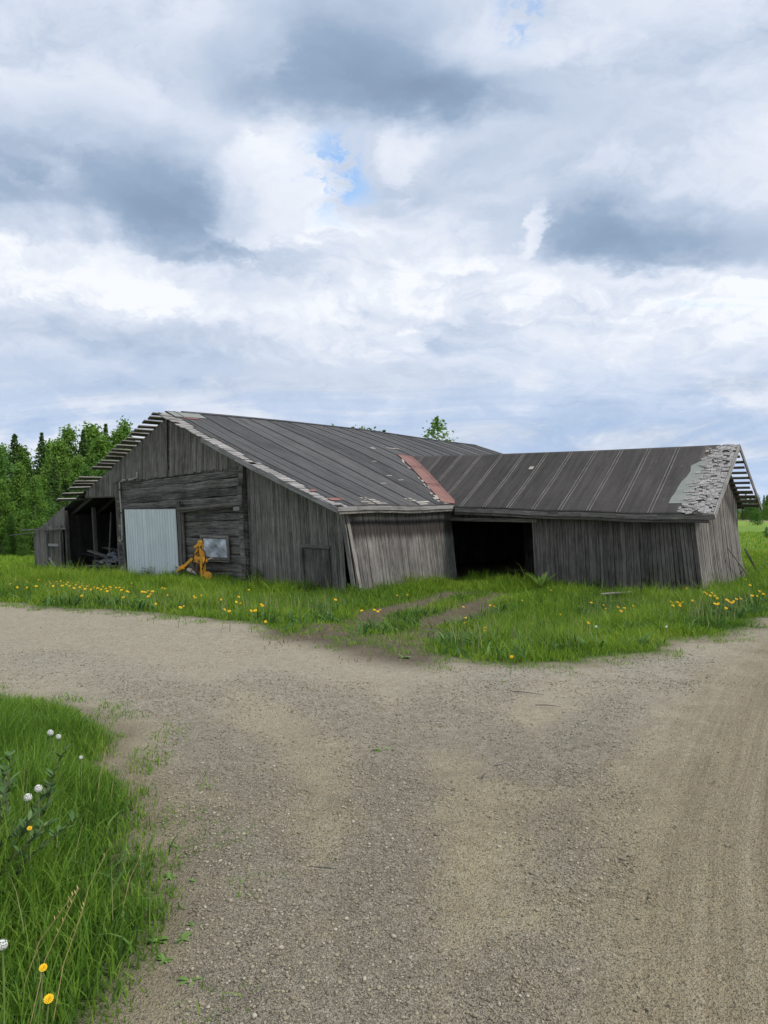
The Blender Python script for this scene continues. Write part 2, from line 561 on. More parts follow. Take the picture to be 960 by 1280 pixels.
def ground_mat():
    m, t = material('gravel_and_soil')
    P = t.pos()
    x, y, z = t.sep(P)
    gf = t.attr('grass'); w = t.attr('lane')
    big = t.noise(P, 0.55, 5, 0.6)
    med = t.noise(P, 2.2, 6, 0.65)
    sml = t.noise(P, 11.0, 5, 0.7)
    fin = t.noise(P, 70.0, 3, 0.7)
    vd = t.voronoi(P, 120.0); vc = t.sep(t.voronoi(P, 120.0, 'Color'))[0]
    vd2 = t.voronoi(P, 62.0); vc2 = t.sep(t.voronoi(P, 62.0, 'Color'))[1]
    # side branch: pale dusty sand against grey stony patches
    wr = t.attr('wind')
    f = t.add(t.add(t.mul(big, 0.35), t.mul(med, 0.35)), t.add(t.mul(wr, .30), t.mul(t.sub(sml, .5), .35)))
    stony = t.step(f, 0.36, 0.62)
    sand = t.ramp(t.add(t.mul(sml, 0.5), t.mul(fin, 0.5)), [(0.32, (0.30, 0.252, 0.158)), (0.68, (0.50, 0.435, 0.292))])
    grey = t.ramp(t.add(t.mul(sml, 0.4), t.mul(fin, 0.6)), [(0.36, (0.125, 0.112, 0.086)), (0.64, (0.41, 0.368, 0.285))])
    side = t.mix(t.mul(stony, 0.85), t.mix(t.step(med, .35, .65), sand, t.mix(.5, sand, (.30, .235, .145))), grey)
    # far stretch of the branch is drier and paler
    dry = t.step(y, 3.6, 7.6)
    side = t.mix(t.mul(dry, 0.6), side, t.ramp(sml, [(0.3, (0.41, 0.372, 0.285)), (0.7, (0.58, 0.535, 0.43))]))
    # main carriageway: browner, compacted, combed by tyres
    comb = t.noise(t.vec(t.mul(w, 9.0), t.mul(y, 0.14), 0.0), 1.0, 7, 0.76)
    grain = t.noise(P, 110.0, 2, 0.6)
    grain2 = t.noise(P, 48.0, 3, 0.65)
    comb2 = t.noise(t.vec(t.mul(w, 2.6), t.mul(y, 0.12), 4.0), 1.0, 3, 0.5)
    cf = t.add(t.mul(comb, 0.62), t.add(t.mul(comb2, 0.20), t.add(t.mul(fin, 0.16), t.mul(sml, 0.06))))
    lane = t.ramp(cf, [(0.38, (0.20, 0.164, 0.103)), (0.53, (0.33, 0.278, 0.180)), (0.66, (0.49, 0.425, 0.30))])
    lm = t.step(t.add(w, t.mul(t.sub(med, 0.5), 1.2)), -0.45, 0.55)
    road = t.mix(lm, side, lane)
    # single stones of the surface
    st = t.mul(t.step(vd, 0.42, 0.22), t.step(vc, 0.45, 0.62))
    stc = t.ramp(vc, [(0.45, (0.11, 0.10, 0.083)), (0.62, (0.24, 0.22, 0.18)), (1.0, (0.44, 0.41, 0.345))])
    road = t.mix(t.mul(st, t.sub(0.7, t.mul(lm, 0.25))), road, stc)
    st2 = t.mul(t.step(vd2, 0.36, 0.2), t.step(vc2, 0.78, 0.82))
    stc2 = t.ramp(vc2, [(0.78, (0.11, 0.105, 0.10)), (1.0, (0.36, 0.34, 0.31))])
    road = t.mix(t.mul(st2, t.sub(0.75, t.mul(lm, 0.4))), road, stc2)
    gm = t.add(t.mul(t.sub(grain, .5), 1.5), t.mul(t.sub(grain2, .5), 1.2))
    road = t.mix(1.0, road, t.ramp(t.add(.5, gm), [(.15, (.50, .49, .47)), (.40, (.95, .95, .95)), (.92, (1.0, 1.0, 1.0))]), 'MULTIPLY')
    road = t.mix(t.mul(t.step(gm, .16, .40), .5), road, (.55, .50, .39))
    # trampled soil at the grass edge, then turf
    soil = t.ramp(t.add(t.mul(sml, 0.5), t.mul(fin, 0.5)), [(0.3, (0.13, 0.108, 0.072)), (0.7, (0.28, 0.24, 0.165))])
    turf = t.ramp(t.add(t.mul(sml, 0.5), t.mul(med, 0.5)), [(0.3, (0.035, 0.062, 0.013)), (0.7, (0.075, 0.135, 0.024))])
    far = t.ramp(t.add(t.mul(t.noise(t.vec(t.mul(x, 0.05), t.mul(y, 0.035), 0), 1.0, 6, 0.6), 0.6), t.mul(med, 0.4)),
                 [(0.35, (0.13, 0.23, 0.032)), (0.65, (0.22, 0.31, 0.055))])
    turf = t.mix(t.step(y, 24.0, 45.0), turf, far)
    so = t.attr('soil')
    e1 = t.step(t.add(gf, t.mul(t.sub(sml, 0.5), 0.5)), -0.28, 0.06)
    e2 = t.step(t.add(gf, t.mul(t.sub(sml, 0.5), 0.3)), 0.0, 0.35)
    c = t.mix(t.mul(e1, 0.55), road, soil)
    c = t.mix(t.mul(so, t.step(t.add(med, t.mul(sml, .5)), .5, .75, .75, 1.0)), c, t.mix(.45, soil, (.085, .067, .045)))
    c = t.mix(t.mul(e2, t.sub(1.0, t.mul(so, .6))), c, turf)
    h = t.add(t.mul(t.mul(st, vc), 1.0), t.add(t.mul(st2, 1.4), t.add(t.mul(fin, 0.5), t.mul(sml, 0.5))))
    h = t.add(h, t.add(t.mul(t.mul(comb, lm), 1.4), t.mul(gm, .9)))
    t.finish(c, 0.95, t.bump(h, 1.0, 0.018), 0.15)
    return m


GROUND_M = ground_mat()
nx, ny = len(gx), len(gy)
idx = np.arange(nx * ny).reshape(ny, nx)
quads = np.stack([idx[:-1, :-1], idx[:-1, 1:], idx[1:, 1:], idx[1:, :-1]], -1).reshape(-1, 4)
gq = GF[quads].mean(1)
rutq = np.minimum(pdist(RUT1, fx, fy), pdist(RUT2, fx, fy))[quads].mean(1)
vq = sdist(VERGE, fx, fy)[quads].mean(1)


WIND = [[ground(*p)[:2] for p in q] for q in (
    ((60, 822), (150, 845), (230, 885), (280, 950), (305, 1040), (320, 1140), (330, 1290)),
    ((330, 850), (420, 880), (470, 930), (500, 990), (480, 1080), (470, 1180), (450, 1290)),
    ((560, 880), (640, 940), (700, 1000), (722, 1080), (705, 1180), (672, 1290)),
    ((840, 828), (770, 880), (735, 930), (700, 985)), ((640, 845), (560, 880), (490, 930)))]


def windrow(x, y):
    v = np.zeros(x.shape)
    for q, wd in zip(WIND, (.26, .20, .20, .22, .24)):
        v = np.maximum(v, np.exp(-(pdist(q, x, y) / (wd + .03 * y)) ** 2))
    return v * (.45 + .9 * vnoise(x, y, 2.3, 71)) * np.clip((16 - y) / 5, 0, 1)


WR = windrow(fx, fy)
GZ = GZ + near * WR * .02 * (GF < 0)
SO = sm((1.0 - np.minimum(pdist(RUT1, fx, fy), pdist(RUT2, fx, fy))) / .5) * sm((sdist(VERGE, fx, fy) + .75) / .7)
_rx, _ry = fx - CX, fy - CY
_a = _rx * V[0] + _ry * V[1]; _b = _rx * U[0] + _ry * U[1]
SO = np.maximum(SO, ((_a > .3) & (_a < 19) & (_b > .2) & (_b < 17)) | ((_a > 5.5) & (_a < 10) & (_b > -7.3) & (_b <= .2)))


def sheet(name, sel):
    q = quads[sel]
    used, inv = np.unique(q.ravel(), return_inverse=True)
    vs = np.stack([fx[used], fy[used], GZ[used]], -1)
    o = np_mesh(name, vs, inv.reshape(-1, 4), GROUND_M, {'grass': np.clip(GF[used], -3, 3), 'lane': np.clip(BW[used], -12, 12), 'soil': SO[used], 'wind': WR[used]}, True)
    tag(o, kind='structure')
    return o


is_track = (gq < 0.02) & (vq > 0.2) & (rutq < .9)
is_road = (gq < 0.02) & ~is_track
sheet('ground', ~(is_road | is_track))
sheet('gravel_road', is_road)
sheet('dirt_track', is_track)

# ------------------------------------------------------------------ barn geometry


def shear(x, z):
    return x + .055 * max(0.0, 1.9 - z)


def P(a, b, z):
    """a metres back along the long house, b metres left along its gable"""
    return Vector((shear(CX + a * V[0] + b * U[0], z), CY + a * V[1] + b * U[1], z))


def pix(px, py, a=0.0):
    """b, z on the plane a = const of the gable wall for a photo pixel"""
    k = (px - 480) / 900.0
    x0 = CX + a * V[0]; y0 = CY + a * V[1]
    b = (x0 - k * y0) / (k * U[1] - U[0])
    z = CAMZ + (640 - py) / 900.0 * (y0 + b * U[1])
    b = b + .055 * max(0.0, 1.9 - z) / .785 * .8
    return b, z


BR = 7.57                                   # ridge of the long house
ZR = np.array([(-.7, 5.03), (1.4, 5.13), (5, 5.24), (10, 5.34), (15, 5.31), (19.6, 5.35)])


def zmain(a, b):
    zr = float(np.interp(a, ZR[:, 0], ZR[:, 1]))
    if b <= BR:
        ze = 1.89 + .012 * max(0, min(a, 6)) + .02 * math.sin(a * 1.7)
        s = (b + .3) / (BR + .3)
        k = min(max(a / 7.0, 0), 1); k = k * k * (3 - 2 * k)
        return ze + (zr - ze) * s + (-.09 + .34 * k) * math.sin(math.pi * s)
    s = (b - BR) / 9.9
    ze = .80 + .02 * math.sin(a * 1.1)
    return zr + (ze - zr) * s - .07 * math.sin(math.pi * s) + .02 * math.sin(a * 2.1 + b)


def zwing(a, b):
    ze = float(np.interp(b, [-8.2, -6, -4, -2, 0, 4], [1.66, 1.69, 1.75, 1.82, 1.91, 1.97])) + .012 * math.sin(b * 2.3)
    zr = float(np.interp(b, [-8.2, -4, 0, 3.8], [3.62, 3.66, 3.73, 3.84]))
    if a <= 7.6:
        s = (a - 4.85) / 2.75
        return ze + (zr - ze) * s - .03 * math.sin(math.pi * s)
    s = (a - 7.6) / 3.0
    return zr + (1.86 - zr) * s - .03 * math.sin(math.pi * s)


def roof_grid(name, mats, zf, As, Bs, keep, uvf, parent, thick=.035):
    vs = []; ids = {}
    faces = []; uvs = []
    for i, a in enumerate(As):
        for j, b in enumerate(Bs):
            ids[i, j] = len(vs)
            p = P(a, b, zf(a, b)); vs.append(tuple(p))
    for i in range(len(As) - 1):
        for j in range(len(Bs) - 1):
            am = (As[i] + As[i + 1]) / 2; bm_ = (Bs[j] + Bs[j + 1]) / 2
            if not keep(am, bm_): continue
            q = (ids[i, j], ids[i, j + 1], ids[i + 1, j + 1], ids[i + 1, j])
            p = [Vector(vs[k]) for k in q]
            co = [(As[i], Bs[j]), (As[i], Bs[j + 1]), (As[i + 1], Bs[j + 1]), (As[i + 1], Bs[j])]
            if (p[1] - p[0]).cross(p[2] - p[0]).z < 0:
                q = q[::-1]; co = co[::-1]
            faces.append(q); uvs.extend([uvf(*c) for c in co])
    me = bpy.data.meshes.new(name)
    me.from_pydata(vs, [], faces)
    me.uv_layers.new(name='UVMap').data.foreach_set('uv', np.array(uvs, dtype=np.float32).ravel())
    for m in mats: me.materials.append(m)
    me.polygons.foreach_set('use_smooth', np.ones(len(faces), dtype=bool))
    o = bpy.data.objects.new(name, me)
    col.objects.link(o); o.parent = parent
    md = o.modifiers.new('thickness', 'SOLIDIFY'); md.thickness = thick; md.offset = -1
    return o


barn = empty('barn', (CX, CY, -.5))
tag(barn, 'long weathered grey timber barn with sagging black felt roof and side wing', 'barn')
BARN_INV = Vector((-CX, -CY, .5))


def bp(o):
    """parent a mesh built in world coordinates to the barn empty"""
    o.parent = barn
    o.matrix_parent_inverse.identity()
    o.location = BARN_INV
    return o


def fr(lo, hi, n): return list(np.linspace(lo, hi, n))


rag = random.Random(3)
raga = {}


def ragged(key, lo, hi):
    if key not in raga: raga[key] = rag.uniform(lo, hi)
    return raga[key]


# --- roof of the long house
bp(roof_grid('roof', [FELT], zmain, fr(-.66, 19.6, 136), fr(-.34, BR, 54),
             lambda a, b: (a > -.30 + .28 * float(vnoise(b, 0, 2.1, 6)) - .12) and not (5.6 < a < 10.3 and b < 4.2 and zmain(a, b) < zwing(a, b) - .10),
             lambda a, b: (a + .12 * math.sin(b * 1.3), b), None))
bp(roof_grid('roof', [FELT], zmain, fr(.05, 19.6, 80), fr(BR, 17.45, 60),
             lambda a, b: True, lambda a, b: (a, -b), None))
# --- roof of the wing
wing_roof = bp(roof_grid('wing_roof', [FELT_W], zwing, fr(4.82, 7.6, 34), fr(-7.55, 3.8, 126),
                         lambda a, b: (zwing(a, b) > zmain(a, b) - .06 or b < -.3) and b > -7.25 - .22 * float(vnoise(a, 0, 2.3, 16)),
                         lambda a, b: (b, a), None))
bp(roof_grid('wing_roof', [FELT_W], zwing, fr(7.6, 10.65, 30), fr(-7.65, 3.8, 100),
             lambda a, b: zwing(a, b) > zmain(a, b) - .06 or b < -.3, lambda a, b: (b, -a), None))

# raised seams of the felt
mb = MB()
for k in range(0, 20):
    a0 = .02 + k * 1.0 + random.uniform(-.05, .05)
    pts = []
    for b in fr(-.33, BR - .02, 22):
        a = a0 + .015 * math.sin(b * .6 + k)
        if 5.6 < a < 10.3 and b < 4.2 and zmain(a, b) < zwing(a, b) + .0: continue
        pts.append((a, b))
    for (a1, b1), (a2, b2) in zip(pts, pts[1:]):
        mb.bar(P(a1, b1, zmain(a1, b1) + .004), P(a2, b2, zmain(a2, b2) + .004), .05, .034, r=.5)
        if k % 2 == 0:
            mb.bar(P(a1 + .5, b1, zmain(a1 + .5, b1) - .002), P(a2 + .5, b2, zmain(a2 + .5, b2) - .002), .025, .02, r=.5)
bp(mb.build('felt_seam', SEAM_D))
mb = MB()
for k in range(0, 12):
    b0 = -6.55 + k * .84
    pts = []
    for a in fr(4.84, 7.58, 16):
        b = b0 + .012 * math.sin(a * .9 + k)
        if b > -.3 and zwing(a, b) < zmain(a, b) + .01: continue
        pts.append((a, b))
    for (a1, b1), (a2, b2) in zip(pts, pts[1:]):
        for off in (0, .085):
            mb.bar(P(a1, b1 + off, zwing(a1, b1 + off) + .006), P(a2, b2 + off, zwing(a2, b2 + off) + .006), .024, .024, r=.5)
bp(mb.build('felt_seam', SEAM))
# ridge caps
mb = MB()
for a in fr(.3, 18.6, 24):
    a2 = a + .78
    for db in (-.14, .14):
        mb.face([P(a, BR, zmain(a, BR) + .035), P(a2, BR, zmain(a2, BR) + .035), P(a2, BR + db, zmain(a2, BR + db) + .025), P(a, BR + db, zmain(a, BR + db) + .025)], r=.4)
bp(mb.build('ridge_cap', SEAM_D))

# --- valley flashing in faded red tin, three lapped sheets on the long-house side of the valley
val = []
for a in fr(4.86, 7.55, 16):
    lo, hi = -.34, 5.0
    for _ in range(30):
        m_ = (lo + hi) / 2
        if zmain(a, m_) < zwing(a, m_): lo = m_
        else: hi = m_
    val.append((a, lo))
mb = MB()
def valpt(s, off, lift):
    k = s * (len(val) - 1); i = min(int(k), len(val) - 2); f_ = k - i
    a = val[i][0] * (1 - f_) + val[i + 1][0] * f_; b = val[i][1] * (1 - f_) + val[i + 1][1] * f_
    a -= off * .92; b += off * .25
    z = max(zmain(a, b), zwing(a, b) if off < .1 else -9)
    return P(a, b, z + lift)
for s0, s1, li in ((0, .37, .030), (.355, .74, .036), (.72, 1.0, .042)):
    n = 6
    for i in range(n):
        q0 = s0 + (s1 - s0) * i / n; q1 = s0 + (s1 - s0) * (i + 1) / n
        w0 = .54; w1 = .54
        for o0, o1 in ((-.10, .02), (.02, .3), (.3, w0)):
            mb.face([valpt(q0, o0, li), valpt(q1, o0, li), valpt(q1, o1, li), valpt(q0, o1, li)], r=.5)
    mb.bar(valpt(s1, -.08, li + .012), valpt(s1, .54, li + .012), .02, .012, r=.3)
bp(mb.build('valley_flashing', RED))
mb = MB()                                   # torn felt and bare wood left of the flashing
for k in range(10):
    s = random.uniform(.02, .95)
    o_ = random.uniform(.54, .72)
    l_ = random.uniform(.02, .07)
    d_ = random.uniform(.04, .12)
    mb = MB(); mb.face([valpt(s, o_, .03), valpt(min(1, s + l_), o_ - .04, .04), valpt(min(1, s + l_ * 1.1), o_ + d_, .03), valpt(s - .01, o_ + d_ * .8, .02)], [(0, 0), (.1, 0), (.1, .1), (0, .1)], random.random()); bp(mb.build('torn_felt', W_BARE))
def mpatch(a0, a1, b0, b1, lift=.012, n=3, m=0, zf=zmain, r=None, name=None, mat=None):
    mb = MB() if name else globals()['mb']
    rr = random.random() if r is None else r
    As = fr(a0, a1, n); Bs = fr(b0, b1, n)
    for i in range(n - 1):
        for j in range(n - 1):
            c = [(As[i], Bs[j]), (As[i], Bs[j + 1]), (As[i + 1], Bs[j + 1]), (As[i + 1], Bs[j])]
            mb.face([P(a, b, zf(a, b) + lift) for a, b in c], [(a, b) for a, b in c], rr, m)
    if name: bp(mb.build(name, mat))
TP = dict(name='torn_patch', mat=W_BARE)
# strips where felt has blown off near the eave, pale boards showing
for a0, b0, n in ((1.05, -.28, 4), (3.15, -.3, 4), (4.35, -.3, 2), (.62, -.3, 2)):
    for k in range(n):
        bb = b0 + k * .13
        l0 = a0 + k * -.06 + random.uniform(-.05, .1)
        mpatch(l0, l0 + random.uniform(.35, .75) * (1 - k * .15), bb, bb + .09, .008, **TP)
for k in range(4):
    a0 = random.uniform(3, 5.2); b0 = random.uniform(1.0, 3.6); mpatch(a0, a0 + .28, b0, b0 + .05, .01, **TP)
mpatch(6.3, 6.55, 4.15, 4.32, .012, 3, 0, **TP); mpatch(7.4, 8.2, 4.3, 4.38, .02, **TP)
mpatch(6.7, 6.84, -2.2, -2.05, .03, 3, 0, zwing, **TP)
RB = dict(name='red_board', mat=RED_B)
mpatch(-.45, .1, .05, .2, .012, **RB); mpatch(-.5, -.25, .74, .85, .012, **RB)
mpatch(-.1, .5, 6.85, 6.95, .022, **RB)
mpatch(-.35, .9, 7.0, 7.45, .02, name='felt_patch', mat=GREENFELT)
mb = MB()
_As = fr(5.2, 6.95, 9); _rb = [rag.uniform(-.05, .05) for _ in _As]
mb = MB()
for i in range(8):
    def _e(i): 
        q = (_As[i] - 5.2) / 1.75
        return -6.90 - .24 * q + _rb[i] - (.16 if q > .95 else 0), -7.42 - .06 * q
    for j in range(4):
        c = []
        for ii, jj in ((i, j), (i, j + 1), (i + 1, j + 1), (i + 1, j)):
            l_, r_ = _e(ii); bb = l_ + (r_ - l_) * jj / 4
            c.append((_As[ii], bb))
        mb.face([P(a, b, zwing(a, b) + .014) for a, b in c], [(a, b) for a, b in c], .5)
bp(mb.build('felt_patch', GREENFELT))
for (a0, a1, b0, b1) in () and ((5.35, 6.45, -7.42, -6.98), (5.2, 5.75, -7.25, -6.90), (6.2, 6.9, -7.45, -7.14)):
    mpatch(a0, a1, b0, b1, .012 + .004 * (b0 + 7.5), 6, 0, zwing, .5, name='felt_patch', mat=GREENFELT)

# --- roof boards sticking out at the gable: left laths are open, right ones close together
for k in range(26):
    b = BR + .14 + k * .262
    if b > 14.2: break
    m1 = MB()
    e = random.uniform(-.80, -.68) - (.10 if 16 < k < 21 else 0)
    if k in (15, 16, 21, 23): continue
    z = zmain(0, b)
    m1.bar(P(e, b, zmain(e, b) - .05 + random.uniform(-.02, .02)), P(.6, b, zmain(.3, b) - .05), .165 if k % 3 else .13, .04, up=(U[0] * .62, U[1] * .62, 1.0))
    bp(m1.build('roof_lath', W_PLANK if k % 4 else W_LIGHT))
for k in range(44):
    b = -.30 + k * .178
    if b > BR - .05: break
    m1 = MB()
    e = -.66 - .2 * sm(np.array((b - 4.5) / 3.0)).item() + random.uniform(-.07, .05) + (.25 if random.random() < .1 else 0)
    z0 = zmain(max(e, -.6), b) - .03
    m1.bar(P(e, b, z0 + random.uniform(-.012, .012)), P(.4, b, zmain(.4, b) - .052), .150, .022, up=(-U[0] * .41, -U[1] * .41, 1.0))
    bp(m1.build('roof_lath', W_LIGHT))
# wing gable: bare laths of the rear slope against the sky, shake-covered strip on the front slope
for k in range(12):
    a = 7.78 + k * .238
    m1 = MB()
    e = -8.12 + random.uniform(-.02, .08)
    m1.bar(P(a, e, zwing(a, e) - .07), P(a, -7.2, zwing(a, -7.2) - .07), .105 if k < 8 else .17, .024, up=(-V[0] * .6, -V[1] * .6, -1.0))
    bp(m1.build('roof_lath', W_PLANK))
mb = MB()
for row in range(38):
    a = 4.84 + row * .0725
    b = -8.12
    while b < -7.32 + .07 * math.sin(row * 1.3) - .10 * row / 38 + random.uniform(-.06, .05):
        w = random.uniform(.06, .20)
        li = .008 + random.uniform(0, .034)
        t0 = random.uniform(-.05, .03); sk = random.uniform(-.04, .04)
        if random.random() < .13: b += w; continue
        c = [(a + t0, b), (a + t0 + sk, b + w * .9), (min(a + .10, 7.6), b + w * .93), (min(a + .10, 7.6), b)]
        pts = [P(x, y, zwing(x, y) + (li if i < 2 else .004)) for i, (x, y) in enumerate(c)]
        dn = [p + Vector((0, 0, -.014)) for p in pts]
        mb.hexa([pts[0], pts[1], dn[1], dn[0]], [pts[3], pts[2], dn[2], dn[3]])
        b += w
bp(mb.build('shake_strip', W_SHAKE))
mb = MB()                                   # boarding under the shakes
mpatch(4.84, 7.59, -8.13, -7.2, -.012, 8, 0, zwing)
bp(mb.build('roof_boarding', W_DARK))

# --- barge and eave boards, rafters
def line_board(name, mat, f, s0, s1, n, w, h, up=(0, 0, 1), parent=None):
    m1 = MB()
    ss = fr(s0, s1, n)
    for q0, q1 in zip(ss, ss[1:]):
        m1.bar(f(q0), f(q1), w, h, up, r=.5)
    return bp(m1.build(name, mat))

line_board('barge_board', W_LIGHT, lambda b: P(-.64, b, zmain(-.64, b) - .115), -.36, 5.3, 8, .028, .13)
line_board('barge_board', W_DARK, lambda b: P(-.60, b, zmain(-.60, b) - .10), 5.3, BR, 4, .028, .09)
line_board('eave_board', W_LIGHT, lambda a: P(a, -.36, zmain(a, -.36) - .075), -.66, 5.35, 9, .026, .115)
line_board('eave_board', W_PLANK, lambda a: P(a, -.335, zmain(a, -.34) - .18), -.6, 5.3, 9, .02, .08)
line_board('eave_board', W_PLANK, lambda b: P(4.80, b, zwing(4.82, b) - .085), -8.14, -.45, 12, .026, .13)
line_board('eave_board', W_DARK, lambda b: P(4.84, b, zwing(4.84, b) - .20), -8.0, -.4, 12, .022, .09)
line_board('barge_board', W_LIGHT, lambda a: P(a, -8.15, zwing(a, -8.15) - .05), 4.80, 7.62, 7, .03, .15)
line_board('barge_board', W_PLANK, lambda a: P(a, -8.15, zwing(a, -8.15) - .06), 7.58, 10.62, 7, .03, .13)
for a in np.arange(.5, 19.5, 1.05):         # rafters of the long house
    line_board('rafter', W_DARK, lambda b: P(a, b, zmain(a, b) - .16), .0, BR, 5, .07, .13)
    line_board('rafter', W_DARK, lambda b: P(a, b, zmain(a, b) - .16), BR, 17.2, 5, .07, .13)
for b in np.arange(-7.4, -.3, 1.0):
    line_board('rafter', W_DARK, lambda a: P(a, b, zwing(a, b) - .16), 4.9, 7.58, 4, .07, .12)
    line_board('rafter', W_DARK, lambda a: P(a, b, zwing(a, b) - .16), 7.62, 10.5, 4, .07, .12)


# --- board walls
def boards(mb, p0, p1, zb, zt, nrm, w=(.08, .12), shift=(0, 0), curve=0.0, gap=.007, skip=None, off=0.0, jit=.03, drop=0.0, th=.024):
    """vertical boards from (a,b)=p0 to p1; shift moves their feet by (da, db); nrm points outward in (a,b)"""
    L = math.hypot(p1[0] - p0[0], p1[1] - p0[1])
    s = 0.0
    while s < L - .03:
        ww = min(random.uniform(*w), L - s)
        q0, q1 = s / L, (s + ww - gap) / L
        s += ww
        if skip and skip((q0 + q1) / 2): continue
        if random.random() < drop: continue
        pr = off + random.uniform(0, .016)
        jb = random.uniform(-jit, jit); jl = random.uniform(-.012, .012)
        z0a, z0b = zb(q0) + jb, zb(q1) + jb
        z1a, z1b = zt(q0), zt(q1)
        rr = random.random()
        shf = shift((q0 + q1) / 2) if callable(shift) else shift
        def pt(q, z, zz0, zz1, out):
            k = (zz1 - z) / max(zz1 - zz0, .01)
            a = p0[0] + (p1[0] - p0[0]) * q + shf[0] * k + nrm[0] * (out + curve * k * k) + nrm[1] * 0
            b = p0[1] + (p1[1] - p0[1]) * q + shf[1] * k + nrm[1] * (out + curve * k * k) + jl * k
            return P(a, b, z)
        n = 3 if curve else 1
        for i in range(n):
            ka, kb = i / n, (i + 1) / n
            lo = []; hi = []
            for q, za0, za1, out in ((q0, z0a, z1a, pr), (q1, z0b, z1b, pr), (q1, z0b, z1b, pr - th), (q0, z0a, z1a, pr - th)):
                lo.append(pt(q, za0 + (za1 - za0) * ka, za0, za1, out))
                hi.append(pt(q, za0 + (za1 - za0) * kb, za0, za1, out))
            mb.hexa(lo, hi, rr)
    return mb


cst = lambda v: (lambda q: v)
und = lambda a, lo, hi, d=.09: (lambda q: zmain(a, lo + (hi - lo) * q) - d)

# right-hand lean-to end wall, with its low hatch
HATCH = (pix(413, 700)[0] , pix(379, 700)[0])
mb = MB()
boards(mb, (0, .12), (0, 3.98), cst(-.9), und(0, .12, 3.98), (-1, 0), (.07, .11), shift=(0, -.05))
bp(mb.build('plank_wall', W_PLANK))
hat = MB()
hb0, hz1 = pix(410, 684); hb1, _ = pix(378, 684)
boards(hat, (-.045, hb0 - .05), (-.045, hb1), cst(-.85), cst(hz1 - .06), (-1, 0), (.10, .15), gap=.006, shift=(0, -.04))
hatch = bp(hat.build('hatch_door', W_DARK))
fr_ = MB()
fr_.bar(P(-.085, hb0 - .12, hz1), P(-.085, hb1 + .05, hz1 + .03), .03, .09)
fr_.bar(P(-.085, hb1 + .0, hz1 - .04), P(-.085, hb1 - .03, -.8), .10, .03, up=(V[0], V[1], 0))
f2 = fr_.build('door_frame', W_DARK, hatch)
# loose corner board and dark joint
mb = MB()
mb.bar(P(-.09, .03, zmain(0, 0) - .16), P(-.12, -.36, -.85), .03, .13, up=(U[0], U[1], 0))
mb.bar(P(.02, -.02, zmain(0, 0) - .16), P(.02, -.50, -.85), .12, .03, up=(U[0], U[1], 0))
bp(mb.build('corner_board', W_PLANK))

# leaning side wall between the corner and the wing
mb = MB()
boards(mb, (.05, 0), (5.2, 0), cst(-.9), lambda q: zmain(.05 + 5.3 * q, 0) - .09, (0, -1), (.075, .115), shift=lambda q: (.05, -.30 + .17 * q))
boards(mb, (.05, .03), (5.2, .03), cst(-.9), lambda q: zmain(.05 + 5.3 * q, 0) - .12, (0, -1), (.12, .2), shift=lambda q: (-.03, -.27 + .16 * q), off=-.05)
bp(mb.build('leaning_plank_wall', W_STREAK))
mb = MB()
boards(mb, (10.3, 0), (19.2, 0), cst(-.9), lambda q: zmain(10.3 + 8.9 * q, 0) - .12, (0, -1), (.11, .16))
boards(mb, (19.2, 0), (19.2, BR), cst(-.9), und(19.2, 0, BR), (1, 0), (.12, .16))
boards(mb, (19.2, BR), (19.2, 17.2), cst(-1.2), und(19.2, BR, 17.2), (1, 0), (.12, .16))
boards(mb, (.1, 17.25), (19.2, 17.25), cst(-1.3), lambda q: zmain(.1 + 19 * q, 17.2) - .07, (0, 1), (.12, .16))
bp(mb.build('rear_plank_wall', W_PLANK))

# log wall of the middle
LB0, LB1 = 3.98, 10.85
def logwall(mb, pfun, L, ztop, n0=-.75, hh=(.235, .29), tilt=None, cut=None):
    z = n0; k = 0
    while z < ztop:
        h = random.uniform(*hh)
        spans = [(0, L)]
        if cut: spans = cut(z + h / 2)
        for s0, s1 in spans:
            n = max(2, int((s1 - s0) / .7))
            rr = random.random()
            ss = fr(s0, s1, n + 1)
            hb_ = random.uniform(-.02, .02); wob = [hb_ + random.uniform(-.02, .02) for _ in ss]; wz = [random.uniform(-.022, .022) for _ in ss]
            prof = [(-.51, .03), (-.47, .07), (-.25, .088), (.25, .09), (.47, .07), (.51, .03)]
            rings = []
            for q, wo, wzz in zip(ss, wob, wz):
                tz = tilt(q, z) if tilt else 0
                rings.append([pfun(q, z + h / 2 + yy * h * .97 + wzz + tz, oo + wo) for yy, oo in prof])
            u0 = random.random() * 40; v0 = random.random() * 40
            for i in range(n):
                for j in range(len(prof) - 1):
                    mb.face([rings[i][j], rings[i + 1][j], rings[i + 1][j + 1], rings[i][j + 1]],
                            [(u0 + ss[i], v0 + prof[j][0] * h), (u0 + ss[i + 1], v0 + prof[j][0] * h), (u0 + ss[i + 1], v0 + prof[j + 1][0] * h), (u0 + ss[i], v0 + prof[j + 1][0] * h)], rr)
            for ring, rev in ((rings[0], False), (rings[-1], True)):
                mb.face(ring if rev else ring[::-1], [(u0, v0)] * len(prof), rr)
        z += h; k += 1
    return mb


